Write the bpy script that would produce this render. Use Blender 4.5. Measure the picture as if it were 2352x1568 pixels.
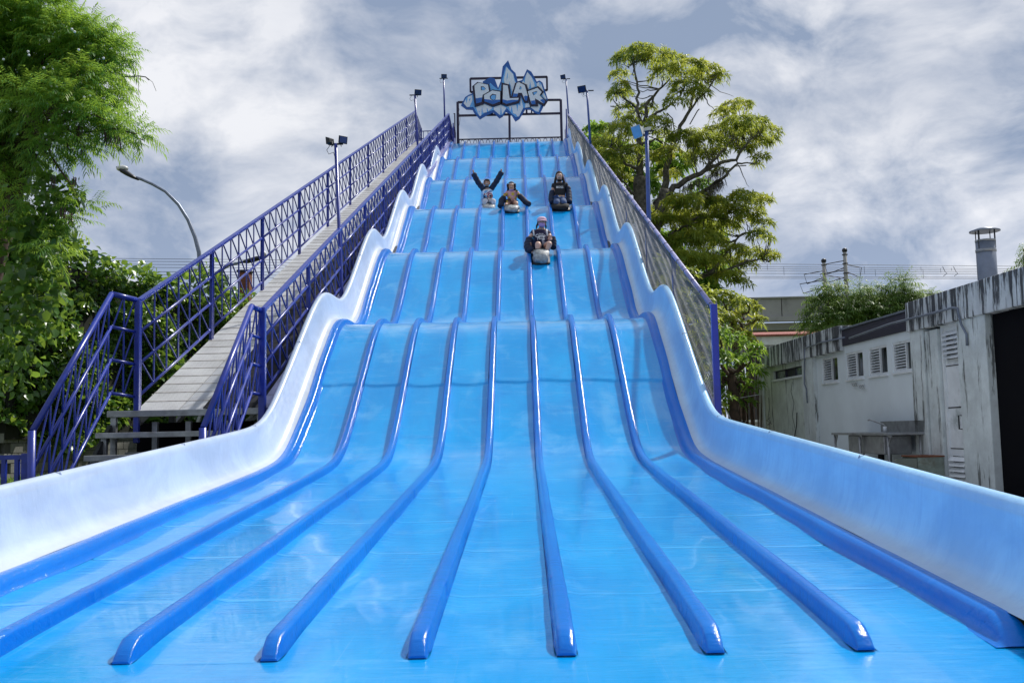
import bpy, bmesh, math, random
import numpy as np
from mathutils import Vector, Matrix

for o in list(bpy.data.objects): bpy.data.objects.remove(o)
C = bpy.context.scene.collection
S = bpy.context.scene
rnd = random.Random(7); rng = np.random.default_rng(11)
R = math.radians

# ------------------------------------------------------------------ camera
EYE = np.array([0.474, 0.0, 1.0]); YAW, PITCH, ROLL = 0.0122, 0.0898, -0.0215
cam = bpy.data.cameras.new("camera"); cam.lens = 35; cam.sensor_width = 36; cam.clip_start = 0.05; cam.clip_end = 3000
co = bpy.data.objects.new("camera", cam); C.objects.link(co)
ROT = Matrix.Rotation(YAW, 3, 'Z') @ Matrix.Rotation(math.pi/2+PITCH, 3, 'X') @ Matrix.Rotation(ROLL, 3, 'Z')
co.matrix_world = Matrix.Translation(EYE) @ ROT.to_4x4()
S.camera = co
RN = np.array(ROT)
def at(x, y, X=None, Y=None, Z=None):
    """a spot of the photo (2352 px wide) taken to a known plane of the place"""
    d = RN @ np.array([(x-1176)/2286.7, -(y-784)/2286.7, -1.0])
    i, v = (0, X) if X is not None else ((1, Y) if Y is not None else (2, Z))
    return EYE + d*(v-EYE[i])/d[i]

# ------------------------------------------------------------------ sun, sky, exposure
SUN_EL, SUN_AZ = R(51), R(43)         # azimuth from +Y towards +X
sdir = Vector((math.sin(SUN_AZ)*math.cos(SUN_EL), math.cos(SUN_AZ)*math.cos(SUN_EL), math.sin(SUN_EL)))
sl = bpy.data.lights.new("sun", 'SUN'); sl.energy = 3.3; sl.angle = R(1.2); sl.color = (1.0, .965, .91)
so = bpy.data.objects.new("sun", sl); C.objects.link(so); so.rotation_euler = (-sdir).to_track_quat('-Z', 'Y').to_euler()
so.location = (10, 20, 40)
S.view_settings.view_transform = 'Standard'; S.view_settings.look = 'None'; S.view_settings.gamma = 1; S.view_settings.exposure = .38
S.view_settings.use_curve_mapping = False
S.cycles.caustics_reflective = False; S.cycles.caustics_refractive = False; S.cycles.max_bounces = 8; S.cycles.transparent_max_bounces = 8; S.cycles.sample_clamp_indirect = 6

class NT:
    """small helper to write node graphs"""
    def __init__(s, tree): s.t = tree; s.n = tree.nodes; s.l = tree.links
    def node(s, typ, ins=None, **kw):
        n = s.n.new(typ)
        for k, v in kw.items(): setattr(n, k, v)
        for k, v in (ins or {}).items(): s.set(n.inputs[k], v)
        return n
    def set(s, sock, v):
        if isinstance(v, bpy.types.NodeSocket): s.l.new(v, sock)
        elif isinstance(v, (tuple, list)) and sock.type == 'RGBA' and len(v) == 3: sock.default_value = (*v, 1)
        else: sock.default_value = v
    def math(s, op, a, b=0.0, c=None, clamp=False):
        n = s.node('ShaderNodeMath', {0: a, 1: b}, operation=op, use_clamp=clamp)
        if c is not None: s.set(n.inputs[2], c)
        return n.outputs[0]
    def vmath(s, op, a, b=None):
        n = s.node('ShaderNodeVectorMath', {0: a}, operation=op)
        if b is not None: s.set(n.inputs[1], b)
        return n
    def mix(s, f, a, b, mode='MIX'):
        n = s.node('ShaderNodeMix', data_type='RGBA', blend_type=mode); s.set(n.inputs[0], f); s.set(n.inputs[6], a); s.set(n.inputs[7], b)
        return n.outputs[2]
    def noise(s, vec=None, scale=5, detail=4, rough=.5, dist=0.0, dim='3D', typ='FBM'):
        n = s.node('ShaderNodeTexNoise', {'Scale': scale, 'Detail': detail, 'Roughness': rough, 'Distortion': dist}, noise_dimensions=dim, noise_type=typ)
        if vec is not None: s.set(n.inputs['Vector'], vec)
        return n.outputs['Fac']
    def ramp(s, f, pts):
        n = s.node('ShaderNodeMapRange', {0: f, 1: pts[0], 2: pts[1], 3: 0.0, 4: 1.0}, interpolation_type='SMOOTHSTEP'); return n.outputs[0]
    def mapping(s, vec, scale=(1, 1, 1), loc=(0, 0, 0), rot=(0, 0, 0)):
        n = s.node('ShaderNodeMapping', {'Vector': vec, 'Scale': scale, 'Location': loc, 'Rotation': rot}); return n.outputs[0]
    def bump(s, h, strength=.3, dist=.01):
        n = s.node('ShaderNodeBump', {'Height': h, 'Strength': strength, 'Distance': dist}); return n.outputs[0]

W = bpy.data.worlds.new("World"); S.world = W; W.use_nodes = True
t = NT(W.node_tree); t.n.clear()
out = t.node('ShaderNodeOutputWorld'); bg = t.node('ShaderNodeBackground')
sky = t.node('ShaderNodeTexSky', sky_type='NISHITA', sun_disc=False, sun_elevation=SUN_EL, sun_rotation=SUN_AZ, altitude=700, air_density=1.2, dust_density=1.5)
tc = t.node('ShaderNodeTexCoord').outputs['Generated']
sp = t.node('ShaderNodeSeparateXYZ', {0: tc}); X_, Y_, Z_ = sp.outputs
wp = t.node('ShaderNodeTexNoise', {'Vector': tc, 'Scale': 3.0, 'Detail': 3.0, 'Roughness': .5}).outputs['Color']
wv = t.vmath('ADD', tc, t.vmath('MULTIPLY', t.vmath('SUBTRACT', wp, (.5, .5, .5)).outputs[0], (.22, .22, .16)).outputs[0]).outputs[0]
def cl_(off): 
    v = t.mapping(wv, (1, 1, 1.75), off)
    return t.math('ADD', t.math('MULTIPLY', t.noise(v, 3.8, 10, .58), .70), t.math('MULTIPLY', t.noise(v, 12.0, 8, .58), .32))
nA = cl_((2.3, .4, 1.0)); nB = cl_((2.3+.035, .4+.03, 1.0+.075))
relief = t.math('SUBTRACT', nA, nB)
n3 = t.noise(t.mapping(tc, (1, 1, 2.2), (5.2, 1.4, 3)), 2.3, 6, .55)
def blob(x, y, rad, amp):           # a large cloud bank in one direction of the sky
    d = RN @ np.array([(x-1176)/2286.7, -(y-784)/2286.7, -1.0]); d = d/np.linalg.norm(d)
    v = t.vmath('DISTANCE', tc, tuple(float(q) for q in d)).outputs['Value']
    return t.math('MULTIPLY', t.math('EXPONENT', t.math('MULTIPLY', t.math('POWER', v, 2.0), -1.0/rad**2)), amp)
m = t.math('ADD', nA, t.math('ADD', t.math('MULTIPLY', n3, .22), .085))
for b in [(560, 300, .17, .07), (700, 480, .10, .06), (330, 60, .12, .12), (1010, 90, .06, .07), (1180, 60, .10, -.05), (900, 20, .06, -.08),
          (2180, 60, .07, .14), (2330, 300, .12, -.06), (1650, 260, .16, .02), (420, 520, .06, -.08), (1980, 420, .10, .07), (2200, 560, .08, .06), (1850, 540, .08, -.06)]:
    m = t.math('ADD', m, blob(*b))
dens = t.math('ADD', t.math('MULTIPLY', t.ramp(m, (.50, .98)), .92), t.math('MULTIPLY', relief, 2.8), clamp=True)
cloud = t.mix(dens, (.225, .285, .40), (.68, .69, .725))
cloud = t.mix(t.ramp(n3, (.36, .60)), t.mix(.38, cloud, (.19, .25, .37)), cloud)
hz = t.ramp(Z_, (.30, -.02))
cloud = t.mix(t.math('MULTIPLY', hz, .35), cloud, (.45, .53, .72))
cover = t.ramp(m, (.40, .56))
skyc = t.mix(t.math('ADD', t.math('MULTIPLY', cover, .09), .90), t.vmath('SCALE', sky.outputs[0]).outputs[0], cloud)
sc = [n for n in t.n if n.type == 'VECT_MATH' and n.operation == 'SCALE'][0]; sc.inputs['Scale'].default_value = .085
t.set(bg.inputs['Color'], skyc); bg.inputs['Strength'].default_value = 1.0
t.l.new(bg.outputs[0], out.inputs[0])

# ------------------------------------------------------------------ materials
def mat(name): 
    m = bpy.data.materials.new(name); m.use_nodes = True; t = NT(m.node_tree)
    b = [n for n in t.n if n.type == 'BSDF_PRINCIPLED'][0]; pos = t.node('ShaderNodeNewGeometry').outputs['Position']
    return m, t, b, pos
def simple(name, col, rough=.5, metal=0.0, var=.15, scale=6, bump=0.0, spec=.5, dirt=None):
    m, t, b, pos = mat(name)
    n = t.noise(pos, scale, 5, .6)
    c = t.mix(t.ramp(n, (.3, .75)), tuple(c*(1-var) for c in col), tuple(min(1, c*(1+var*.6)) for c in col))
    if dirt: c = t.mix(t.ramp(t.noise(pos, scale*.6, 8, .7), (.52, .72)), c, dirt)
    t.set(b.inputs['Base Color'], c); b.inputs['Roughness'].default_value = rough; b.inputs['Metallic'].default_value = metal
    b.inputs['Specular IOR Level'].default_value = spec
    if bump: t.set(b.inputs['Normal'], t.bump(t.noise(pos, scale*6, 5, .6), bump, .01))
    return m
def gelcoat(name, col, col2, rough, lane=True, streaks=None, bumpk=.3, coat=.5, faded=None, spec=.5):
    m, t, b, pos = mat(name)
    big = t.noise(t.mapping(pos, (.9, .35, .6)), 1.4, 5, .6, .6)
    fine = t.noise(t.mapping(pos, (3, 14, 6)), 2.5, 6, .65, .3)
    c = t.mix(t.ramp(big, (.35, .7)), col, col2)
    if streaks: c = t.mix(t.math('MULTIPLY', t.ramp(t.noise(t.mapping(pos, (5, 5, .5)), 2.6, 6, .6), (.5, .72)), .45), c, streaks)
    if faded:
        f1 = t.ramp(t.noise(t.mapping(pos, (1.0, .75, .75)), 1.7, 8, .62, .5), (.50, .70)); f2 = t.ramp(t.noise(t.mapping(pos, (.8, 5, 2.5)), 2.0, 7, .7, .3), (.52, .70))
        c = t.mix(t.math('MULTIPLY', f1, .5), c, faded); c = t.mix(t.math('MULTIPLY', f2, .30), c, faded)
        # pale bands below every crest: rubbed gelcoat plus sky reflection put into the colour
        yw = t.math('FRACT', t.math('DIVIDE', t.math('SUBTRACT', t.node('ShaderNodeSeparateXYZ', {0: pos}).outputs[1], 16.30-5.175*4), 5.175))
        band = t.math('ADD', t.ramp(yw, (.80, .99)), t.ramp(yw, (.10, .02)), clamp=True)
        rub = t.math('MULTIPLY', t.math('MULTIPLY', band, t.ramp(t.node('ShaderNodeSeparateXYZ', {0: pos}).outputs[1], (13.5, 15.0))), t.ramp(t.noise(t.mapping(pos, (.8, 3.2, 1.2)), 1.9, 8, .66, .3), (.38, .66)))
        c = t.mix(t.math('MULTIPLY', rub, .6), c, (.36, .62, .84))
        sx = t.ramp(t.noise(t.mapping(pos, (26, .35, .35)), 1.6, 5, .7), (.60, .76)); c = t.mix(t.math('MULTIPLY', sx, .22), c, (.30, .55, .80))
        dk = t.ramp(t.noise(t.mapping(pos, (1.4, 2.2, 2.2)), 1.1, 6, .6), (.56, .72)); c = t.mix(t.math('MULTIPLY', dk, .30), c, (.001, .19, .58))
    c = t.mix(t.math('MULTIPLY', t.ramp(t.noise(pos, 34, 2, .5), (.70, .78)), .35), c, tuple(q*.35 for q in col))
    t.set(b.inputs['Base Color'], c)
    t.set(b.inputs['Roughness'], t.math('ADD', rough, t.math('MULTIPLY', t.ramp(fine, (.4, .8)), .10)))
    h = t.math('ADD', t.math('MULTIPLY', t.noise(t.mapping(pos, (2.4, 12, 9)), 1.7, 7, .62, .3), 1.0), t.math('MULTIPLY', t.noise(pos, 30, 4, .6), .22))
    t.set(b.inputs['Normal'], t.bump(h, bumpk, .016))
    b.inputs['IOR'].default_value = 1.5; b.inputs['Specular IOR Level'].default_value = spec
    b.inputs['Coat Weight'].default_value = coat; b.inputs['Coat Roughness'].default_value = .05
    return m
M = {}
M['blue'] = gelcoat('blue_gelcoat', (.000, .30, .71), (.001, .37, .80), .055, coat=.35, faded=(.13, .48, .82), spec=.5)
M['blue_ridge'] = gelcoat('blue_gelcoat_ridge', (.001, .145, .57), (.001, .195, .66), .13, bumpk=.45, coat=0, spec=.36)
def wall_mat(name, panel, streak):
    m, t, b, pos = mat(name)
    h = t.node('ShaderNodeAttribute', attribute_name='var').outputs['Fac']
    k = t.math('MULTIPLY', t.ramp(h, (.10, .30)), t.ramp(h, (.95, .80)))
    big = t.ramp(t.noise(t.mapping(pos, (1, .7, 1)), 1.8, 6, .65, .5), (.32, .68))
    run = t.ramp(t.noise(t.mapping(pos, (6, 7, .6)), 2.2, 6, .65), (.46, .70))
    white = t.mix(t.ramp(t.noise(pos, 5, 6, .7), (.35, .7)), (.52, .54, .56), (.61, .63, .645))
    pc = t.mix(big, panel, tuple(min(1, q*1.22+.03) for q in panel)); pc = t.mix(t.math('MULTIPLY', run, .35), pc, streak)
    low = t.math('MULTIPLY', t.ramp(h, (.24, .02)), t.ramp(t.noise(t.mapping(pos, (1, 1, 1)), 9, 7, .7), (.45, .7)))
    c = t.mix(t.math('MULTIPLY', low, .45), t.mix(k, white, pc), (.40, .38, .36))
    t.set(b.inputs['Base Color'], c); b.inputs['Roughness'].default_value = .34
    t.set(b.inputs['Normal'], t.bump(t.noise(t.mapping(pos, (3, 3, 1.2)), 2.2, 5, .6), .35, .02)); b.inputs['Coat Weight'].default_value = .15; b.inputs['Coat Roughness'].default_value = .12
    return m
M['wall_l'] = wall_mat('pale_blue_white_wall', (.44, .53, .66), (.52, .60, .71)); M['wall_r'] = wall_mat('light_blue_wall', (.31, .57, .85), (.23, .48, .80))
M['white'] = gelcoat('white_gelcoat', (.66, .73, .84), (.80, .84, .90), .16, streaks=(.42, .56, .82))
M['navy'] = simple('navy_paint', (.014, .034, .30), .34, 0, .25, 9, .06, .5)
for n_ in M['navy'].node_tree.nodes:
    if n_.type == 'BSDF_PRINCIPLED': n_.inputs['Coat Weight'].default_value = .1; n_.inputs['Coat Roughness'].default_value = .12; n_.inputs['Coat IOR'].default_value = 1.6
M['navy_side'] = simple('pale_lilac_channel', (.30, .30, .55), .4, 0, .25, 5, .05, dirt=(.12, .11, .2))
M['sign_steel'] = simple('dark_purple_steel', (.020, .010, .045), .4)
M['pole_blue'] = simple('blue_pole_paint', (.05, .10, .33), .35)
M['seam'] = simple('seam_filler', (.22, .28, .42), .6)
M['black'] = simple('black_matte', (.004, .004, .006), .9, 0, .1, 4, 0, .1)
M['dark_metal'] = simple('dark_metal', (.02, .022, .026), .45, .2)
M['glassblue'] = simple('lamp_glass', (.02, .05, .17), .08, .2)
M['lamp_pale'] = simple('pale_lamp_casing', (.60, .60, .56), .4)
M['steel'] = simple('galvanised_steel', (.34, .35, .36), .38, .55, .25, 7, .1, dirt=(.16, .15, .14))
M['flue'] = simple('flue_steel', (.20, .23, .29), .42, .35, .2, 4)
M['mat_dark'] = simple('dark_rubber_mat', (.022, .023, .028), .9, 0, .5, 3, .15, dirt=(.05, .05, .055), spec=.15)
M['rust'] = simple('rusty_brown', (.22, .075, .035), .8, 0, .3, 8)
M['white_paint'] = simple('white_paint', (.80, .83, .85), .5, 0, .1, 4, dirt=(.42, .46, .46))
M['glass'] = simple('dark_glass', (.02, .028, .03), .06, 0, .6, 5)
M['green_rail'] = simple('green_rail_paint', (.02, .16, .12), .5)
M['bark'] = simple('bark', (.15, .135, .11), .9, 0, .6, 9, .5, dirt=(.02, .02, .016))
M['bark2'] = simple('brown_bark', (.10, .065, .045), .9, 0, .5, 9, .4)
M['tile'] = simple('red_roof_tile', (.42, .15, .12), .8, 0, .3, 8)
M['conc_far'] = simple('viaduct_concrete', (.36, .35, .33), .9, 0, .15, .5, dirt=(.15, .15, .14))
M['skin'] = simple('skin', (.66, .40, .30), .5, 0, .08, 12)
M['skin2'] = simple('tanned_skin', (.58, .32, .21), .42, 0, .08, 12)
M['hair'] = simple('dark_hair', (.022, .013, .011), .75, 0, .4, 30)
M['padded'] = simple('navy_padded_fabric', (.012, .022, .055), .75, 0, .4, 14, .4)
M['grey_cloth'] = simple('silver_nylon', (.42, .44, .43), .36, 0, .45, 16, .9, dirt=(.20, .21, .21))
M['black_cloth'] = simple('black_cotton', (.012, .012, .014), .85)
M['navy_cloth'] = simple('navy_cotton', (.020, .016, .055), .85)
M['denim'] = simple('blue_denim', (.06, .11, .24), .85, 0, .35, 20)
M['denim_dark'] = simple('dark_denim', (.02, .03, .08), .85)
M['pale_denim'] = simple('pale_leggings', (.62, .60, .62), .8)
M['pink'] = simple('pink_cotton', (.62, .34, .36), .8)
M['pink_cap'] = simple('pink_cap_fabric', (.80, .52, .62), .7)
M['brown_short'] = simple('brown_shorts', (.20, .10, .09), .8)
M['lilac'] = simple('lilac_mask', (.50, .34, .66), .7)
M['print_white'] = simple('white_print', (.80, .80, .80), .6, 0, .03)
M['yellow'] = simple('yellow_print', (.80, .58, .04), .6)
M['red'] = simple('red_print', (.38, .03, .04), .6)
M['skyblue'] = simple('blue_print', (.16, .42, .72), .6)
M['teeth'] = simple('teeth', (.8, .78, .74), .4, 0, .02)
M['mouth'] = simple('mouth_red', (.10, .012, .012), .5)
M['s_dark'] = simple('sign_dark_blue', (.020, .12, .42), .45, 0, .08, 2)
M['s_light'] = simple('sign_light_blue', (.17, .48, .88), .45, 0, .05, 2)
M['s_white'] = simple('sign_white', (.88, .89, .92), .5, 0, .05, 3)
M['s_ink'] = simple('sign_black_purple', (.018, .010, .04), .45)
M['s_mid'] = simple('sign_mid_blue', (.025, .15, .50), .45)
M['cable'] = simple('black_cable', (.01, .01, .012), .6)
M['pod'] = simple('dry_seed_pods', (.07, .035, .03), .8)

def leaf_mat(name, c1, c2, c3, rough=.45, trans=.35, spec=.5):
    m, t, b, pos = mat(name)
    a = t.node('ShaderNodeAttribute', attribute_name='var').outputs['Fac']
    isl = t.node('ShaderNodeNewGeometry').outputs['Random Per Island']
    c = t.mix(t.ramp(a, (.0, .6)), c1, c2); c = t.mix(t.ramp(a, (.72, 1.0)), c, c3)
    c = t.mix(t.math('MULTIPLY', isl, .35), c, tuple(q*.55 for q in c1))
    t.set(b.inputs['Base Color'], c); b.inputs['Roughness'].default_value = rough; b.inputs['Specular IOR Level'].default_value = spec
    tr = t.node('ShaderNodeBsdfTranslucent'); t.set(tr.inputs['Color'], t.mix(.35, c, tuple(min(1, q*2.2) for q in c3)))
    mx = t.node('ShaderNodeMixShader', {0: trans}); t.l.new(b.outputs[0], mx.inputs[1]); t.l.new(tr.outputs[0], mx.inputs[2])
    o = [n for n in t.n if n.type == 'OUTPUT_MATERIAL'][0]; t.l.new(mx.outputs[0], o.inputs[0])
    return m
M['leaf_feather'] = leaf_mat('feathery_foliage', (.035, .15, .035), (.13, .33, .05), (.36, .52, .05), .45, .55)
M['leaf_ivy'] = leaf_mat('creeper_foliage', (.03, .10, .02), (.11, .25, .035), (.32, .44, .05), .30, .42, .6)
M['leaf_tall'] = leaf_mat('tall_tree_foliage', (.08, .18, .032), (.23, .31, .05), (.44, .44, .06), .42, .55)
M['leaf_bright'] = leaf_mat('bright_foliage', (.06, .17, .03), (.15, .30, .04), (.30, .42, .05), .45, .5)
M['leaf_far'] = leaf_mat('far_feathery_foliage', (.05, .12, .035), (.13, .24, .05), (.27, .36, .08), .5, .4)

# stained concrete: black runs that start under the parapet
def stained(name, base, top, amount=1.0, ztop=2.8):
    m, t, b, pos = mat(name)
    p = t.node('ShaderNodeSeparateXYZ', {0: pos}).outputs
    run = t.noise(t.mapping(pos, (3.2, 3.2, .32)), 2.2, 8, .68, .08)
    fine = t.noise(t.mapping(pos, (14, 14, 1.6)), 2.2, 6, .7)
    hgt = t.node('ShaderNodeMapRange', {0: p[2], 1: 0.6, 2: ztop, 3: 0.0, 4: 1.0}).outputs[0]
    k = t.math('ADD', t.math('ADD', t.math('MULTIPLY', run, 1.3), t.math('MULTIPLY', fine, .4)), t.math('MULTIPLY', t.math('POWER', hgt, 2.5), .20*amount))
    mask = t.ramp(k, (.93, 1.03))
    blot = t.noise(pos, 2.2, 8, .7)
    c = t.mix(t.ramp(blot, (.3, .7)), tuple(q*.72 for q in base), base)
    c = t.mix(t.math('MULTIPLY', t.ramp(t.noise(pos, 6, 8, .75), (.55, .7)), .3), c, (.30, .32, .26))
    c = t.mix(t.math('MULTIPLY', mask, .93), c, top)
    t.set(b.inputs['Base Color'], c); b.inputs['Roughness'].default_value = .88
    t.set(b.inputs['Normal'], t.bump(t.noise(pos, 26, 8, .65), .35, .012))
    return m
M['conc'] = stained('streaked_concrete', (.74, .80, .80), (.10, .105, .10), .1)
M['conc_top'] = stained('black_streaked_fascia', (.68, .72, .74), (.022, .024, .030), .95)
M['plaster'] = simple('pale_plaster_wall', (.76, .83, .87), .8, 0, .06, 1.5, .1)
M['plaster_old'] = stained('weathered_plaster', (.72, .78, .72), (.08, .085, .08), .0)
M['fascia_dark'] = simple('dark_purple_flashing', (.035, .032, .055), .6)

m_, t_, b_, pos_ = mat('concrete_block')
n_ = t_.noise(pos_, 3.5, 8, .7); n2_ = t_.noise(t_.mapping(pos_, (4, 4, 1)), 1.5, 6, .6)
c_ = t_.mix(t_.ramp(n_, (.3, .75)), (.17, .17, .15), (.31, .31, .285)); c_ = t_.mix(t_.math('MULTIPLY', t_.ramp(n2_, (.5, .7)), .5), c_, (.12, .12, .10))
oi_ = t_.node('ShaderNodeObjectInfo').outputs['Random']; c_ = t_.mix(t_.math('MULTIPLY', oi_, .35), c_, (.13, .125, .11))
t_.set(b_.inputs['Base Color'], c_); b_.inputs['Roughness'].default_value = .92
t_.set(b_.inputs['Normal'], t_.bump(t_.noise(pos_, 40, 6, .6), .5, .01)); M['block'] = m_
M['mortar'] = simple('dark_mortar', (.10, .10, .09), .95)

m_, t_, b_, pos_ = mat('grass_ground')
c_ = t_.mix(t_.ramp(t_.noise(pos_, 1.8, 8, .7), (.35, .68)), (.055, .095, .022), (.15, .17, .05))
c_ = t_.mix(t_.ramp(t_.noise(pos_, .5, 6, .6), (.56, .66)), c_, (.16, .12, .08))
t_.set(b_.inputs['Base Color'], c_); b_.inputs['Roughness'].default_value = .95
t_.set(b_.inputs['Normal'], t_.bump(t_.noise(pos_, 60, 6, .7), .8, .03)); M['grass'] = m_

# checker plate with worn raised lozenges
m_, t_, b_, pos_ = mat('checker_plate')
w_ = t_.noise(t_.mapping(pos_, (1, 1, 1)), 2.2, 7, .6)
c_ = t_.mix(t_.ramp(w_, (.3, .7)), (.50, .50, .485), (.68, .68, .66)); oi_ = t_.node('ShaderNodeObjectInfo').outputs['Random']
c_ = t_.mix(t_.math('MULTIPLY', oi_, .35), c_, (.33, .32, .29))
br_ = t_.node('ShaderNodeTexChecker', {'Scale': 1.0, 'Vector': t_.mapping(pos_, (22, 22, 0), rot=(0, 0, R(45)))}).outputs['Fac']
t_.set(b_.inputs['Base Color'], t_.mix(t_.math('MULTIPLY', br_, .3), c_, (.66, .66, .66))); b_.inputs['Metallic'].default_value = .25; b_.inputs['Roughness'].default_value = .42
t_.set(b_.inputs['Normal'], t_.bump(br_, .5, .006)); M['plate'] = m_
M['plate_smooth'] = simple('smooth_aluminium', (.52, .53, .53), .35, .3, .15, 4, .05, dirt=(.36, .35, .33))
M['cleat'] = simple('brown_cleat', (.42, .39, .36), .8, 0, .4, 10)

# ------------------------------------------------------------------ mesh builder
ORG = {}
class MB:
    def __init__(s): s.v = []; s.f = []
    def add(s, vs, fs):
        n = len(s.v); s.v += [tuple(float(q) for q in v) for v in vs]; s.f += [tuple(i+n for i in f) for f in fs]; return s
    def box(s, c, d, rz=0, rx=0, ry=0):
        Mx = Matrix.Rotation(rz, 3, 'Z') @ Matrix.Rotation(ry, 3, 'Y') @ Matrix.Rotation(rx, 3, 'X'); c = Vector(c)
        vs = [c + Mx @ Vector((x*d[0]/2, y*d[1]/2, z*d[2]/2)) for x in (-1, 1) for y in (-1, 1) for z in (-1, 1)]
        return s.add(vs, [(0, 1, 3, 2), (4, 6, 7, 5), (0, 4, 5, 1), (2, 3, 7, 6), (0, 2, 6, 4), (1, 5, 7, 3)])
    def bar(s, a, b, w, h, up=(0, 0, 1)):
        a, b = Vector(a), Vector(b); d = (b-a).normalized(); up = Vector(up); x = d.cross(up).normalized(); y = x.cross(d).normalized()
        vs = [p + x*sx*w/2 + y*sy*h/2 for p in (a, b) for sx, sy in ((-1, -1), (1, -1), (1, 1), (-1, 1))]
        return s.add(vs, [(3, 2, 1, 0), (4, 5, 6, 7), (0, 1, 5, 4), (1, 2, 6, 5), (2, 3, 7, 6), (3, 0, 4, 7)])
    def tube(s, pts, r, n=6, caps=True, flat=1.0):
        P = [Vector(p) for p in pts]; rs = r if isinstance(r, (list, tuple)) else [r]*len(P); vs = []; prev = None
        for i, p in enumerate(P):
            d = (P[min(i+1, len(P)-1)] - P[max(i-1, 0)]); d = d.normalized() if d.length > 1e-9 else Vector((0, 0, 1))
            if prev is None: x = d.cross(Vector((0, 0, 1))); x = x if x.length > .05 else d.cross(Vector((1, 0, 0)))
            else: x = prev - d*prev.dot(d)
            x.normalize(); prev = x; y = d.cross(x)
            for k in range(n):
                a = 2*math.pi*k/n; vs.append(p + (x*math.cos(a) + y*math.sin(a)*flat)*rs[i])
        fs = [(i*n+k, i*n+(k+1) % n, (i+1)*n+(k+1) % n, (i+1)*n+k) for i in range(len(P)-1) for k in range(n)]
        if caps: fs += [tuple(reversed(range(n))), tuple(range((len(P)-1)*n, len(P)*n))]
        return s.add(vs, fs)
    def loft(s, rings, closed=False, caps=False):
        n = len(rings[0]); vs = [p for r in rings for p in r]
        kk = n if closed else n-1
        fs = [(i*n+k, i*n+(k+1) % n, (i+1)*n+(k+1) % n, (i+1)*n+k) for i in range(len(rings)-1) for k in range(kk)]
        if caps: fs += [tuple(reversed(range(n))), tuple(range((len(rings)-1)*n, len(rings)*n))]
        return s.add(vs, fs)
    def prism(s, poly, vec):
        vec = Vector(vec); n = len(poly); P = [Vector(p) for p in poly]
        return s.add(P + [p+vec for p in P], [tuple(range(n)), tuple(reversed(range(n, 2*n)))] + [(i, i+n, (i+1) % n + n, (i+1) % n) for i in range(n)])
    def ball(s, c, r, n=10, m=7):
        r = (r, r, r) if isinstance(r, (int, float)) else r; vs = [(c[0], c[1], c[2]-r[2])]
        for i in range(1, m):
            a = math.pi*i/m - math.pi/2
            vs += [(c[0]+r[0]*math.cos(a)*math.cos(2*math.pi*k/n), c[1]+r[1]*math.cos(a)*math.sin(2*math.pi*k/n), c[2]+r[2]*math.sin(a)) for k in range(n)]
        vs.append((c[0], c[1], c[2]+r[2])); fs = []
        for k in range(n): fs.append((0, 1+(k+1) % n, 1+k)); fs.append((len(vs)-1, 1+(m-2)*n+k, 1+(m-2)*n+(k+1) % n))
        for i in range(m-2): fs += [(1+i*n+k, 1+i*n+(k+1) % n, 1+(i+1)*n+(k+1) % n, 1+(i+1)*n+k) for k in range(n)]
        return s.add(vs, fs)
    def mesh(s, name, m, org=(0, 0, 0), smooth=False):
        me = bpy.data.meshes.new(name); me.from_pydata([(v[0]-org[0], v[1]-org[1], v[2]-org[2]) for v in s.v], [], s.f)
        me.materials.append(m); bm = bmesh.new(); bm.from_mesh(me); bmesh.ops.recalc_face_normals(bm, faces=bm.faces); bm.to_mesh(me); bm.free()
        if smooth: 
            for p in me.polygons: p.use_smooth = True
        return me
def base(name): return name
def thing(name, label, cat, loc=(0, 0, 0), group=None):
    o = bpy.data.objects.new(name, None); C.objects.link(o); o.location = loc; o.empty_display_size = .2
    o['label'] = label; o['category'] = cat; ORG[o.name] = tuple(loc)
    if group: o['group'] = group
    return o
def tag(o, label, cat, group=None):
    o['label'] = label; o['category'] = cat
    if group: o['group'] = group
    return o
def part(name, mb, m, parent=None, smooth=False, label=None, kind=None, bevel=0, bseg=2):
    """one mesh object; vertices are given in world space"""
    org = ORG.get(parent.name, (0, 0, 0)) if parent else (0, 0, 0)
    o = bpy.data.objects.new(name, mb.mesh(name, m, org, smooth)); C.objects.link(o)
    if parent: o.parent = parent; ORG[o.name] = org
    if label: o['label'] = label
    if kind: o['kind'] = kind
    if bevel:
        b = o.modifiers.new('bevel', 'BEVEL'); b.width = bevel; b.segments = bseg; b.limit_method = 'ANGLE'; b.angle_limit = R(40)
    return o
def inst(name, me, loc, parent=None, rot=(0, 0, 0), scale=None, label=None):
    o = bpy.data.objects.new(name, me); C.objects.link(o); org = ORG.get(parent.name, (0, 0, 0)) if parent else (0, 0, 0)
    o.location = (loc[0]-org[0], loc[1]-org[1], loc[2]-org[2]); o.rotation_euler = rot
    if scale: o.scale = scale
    if parent: o.parent = parent
    if label: o['label'] = label
    return o
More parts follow.
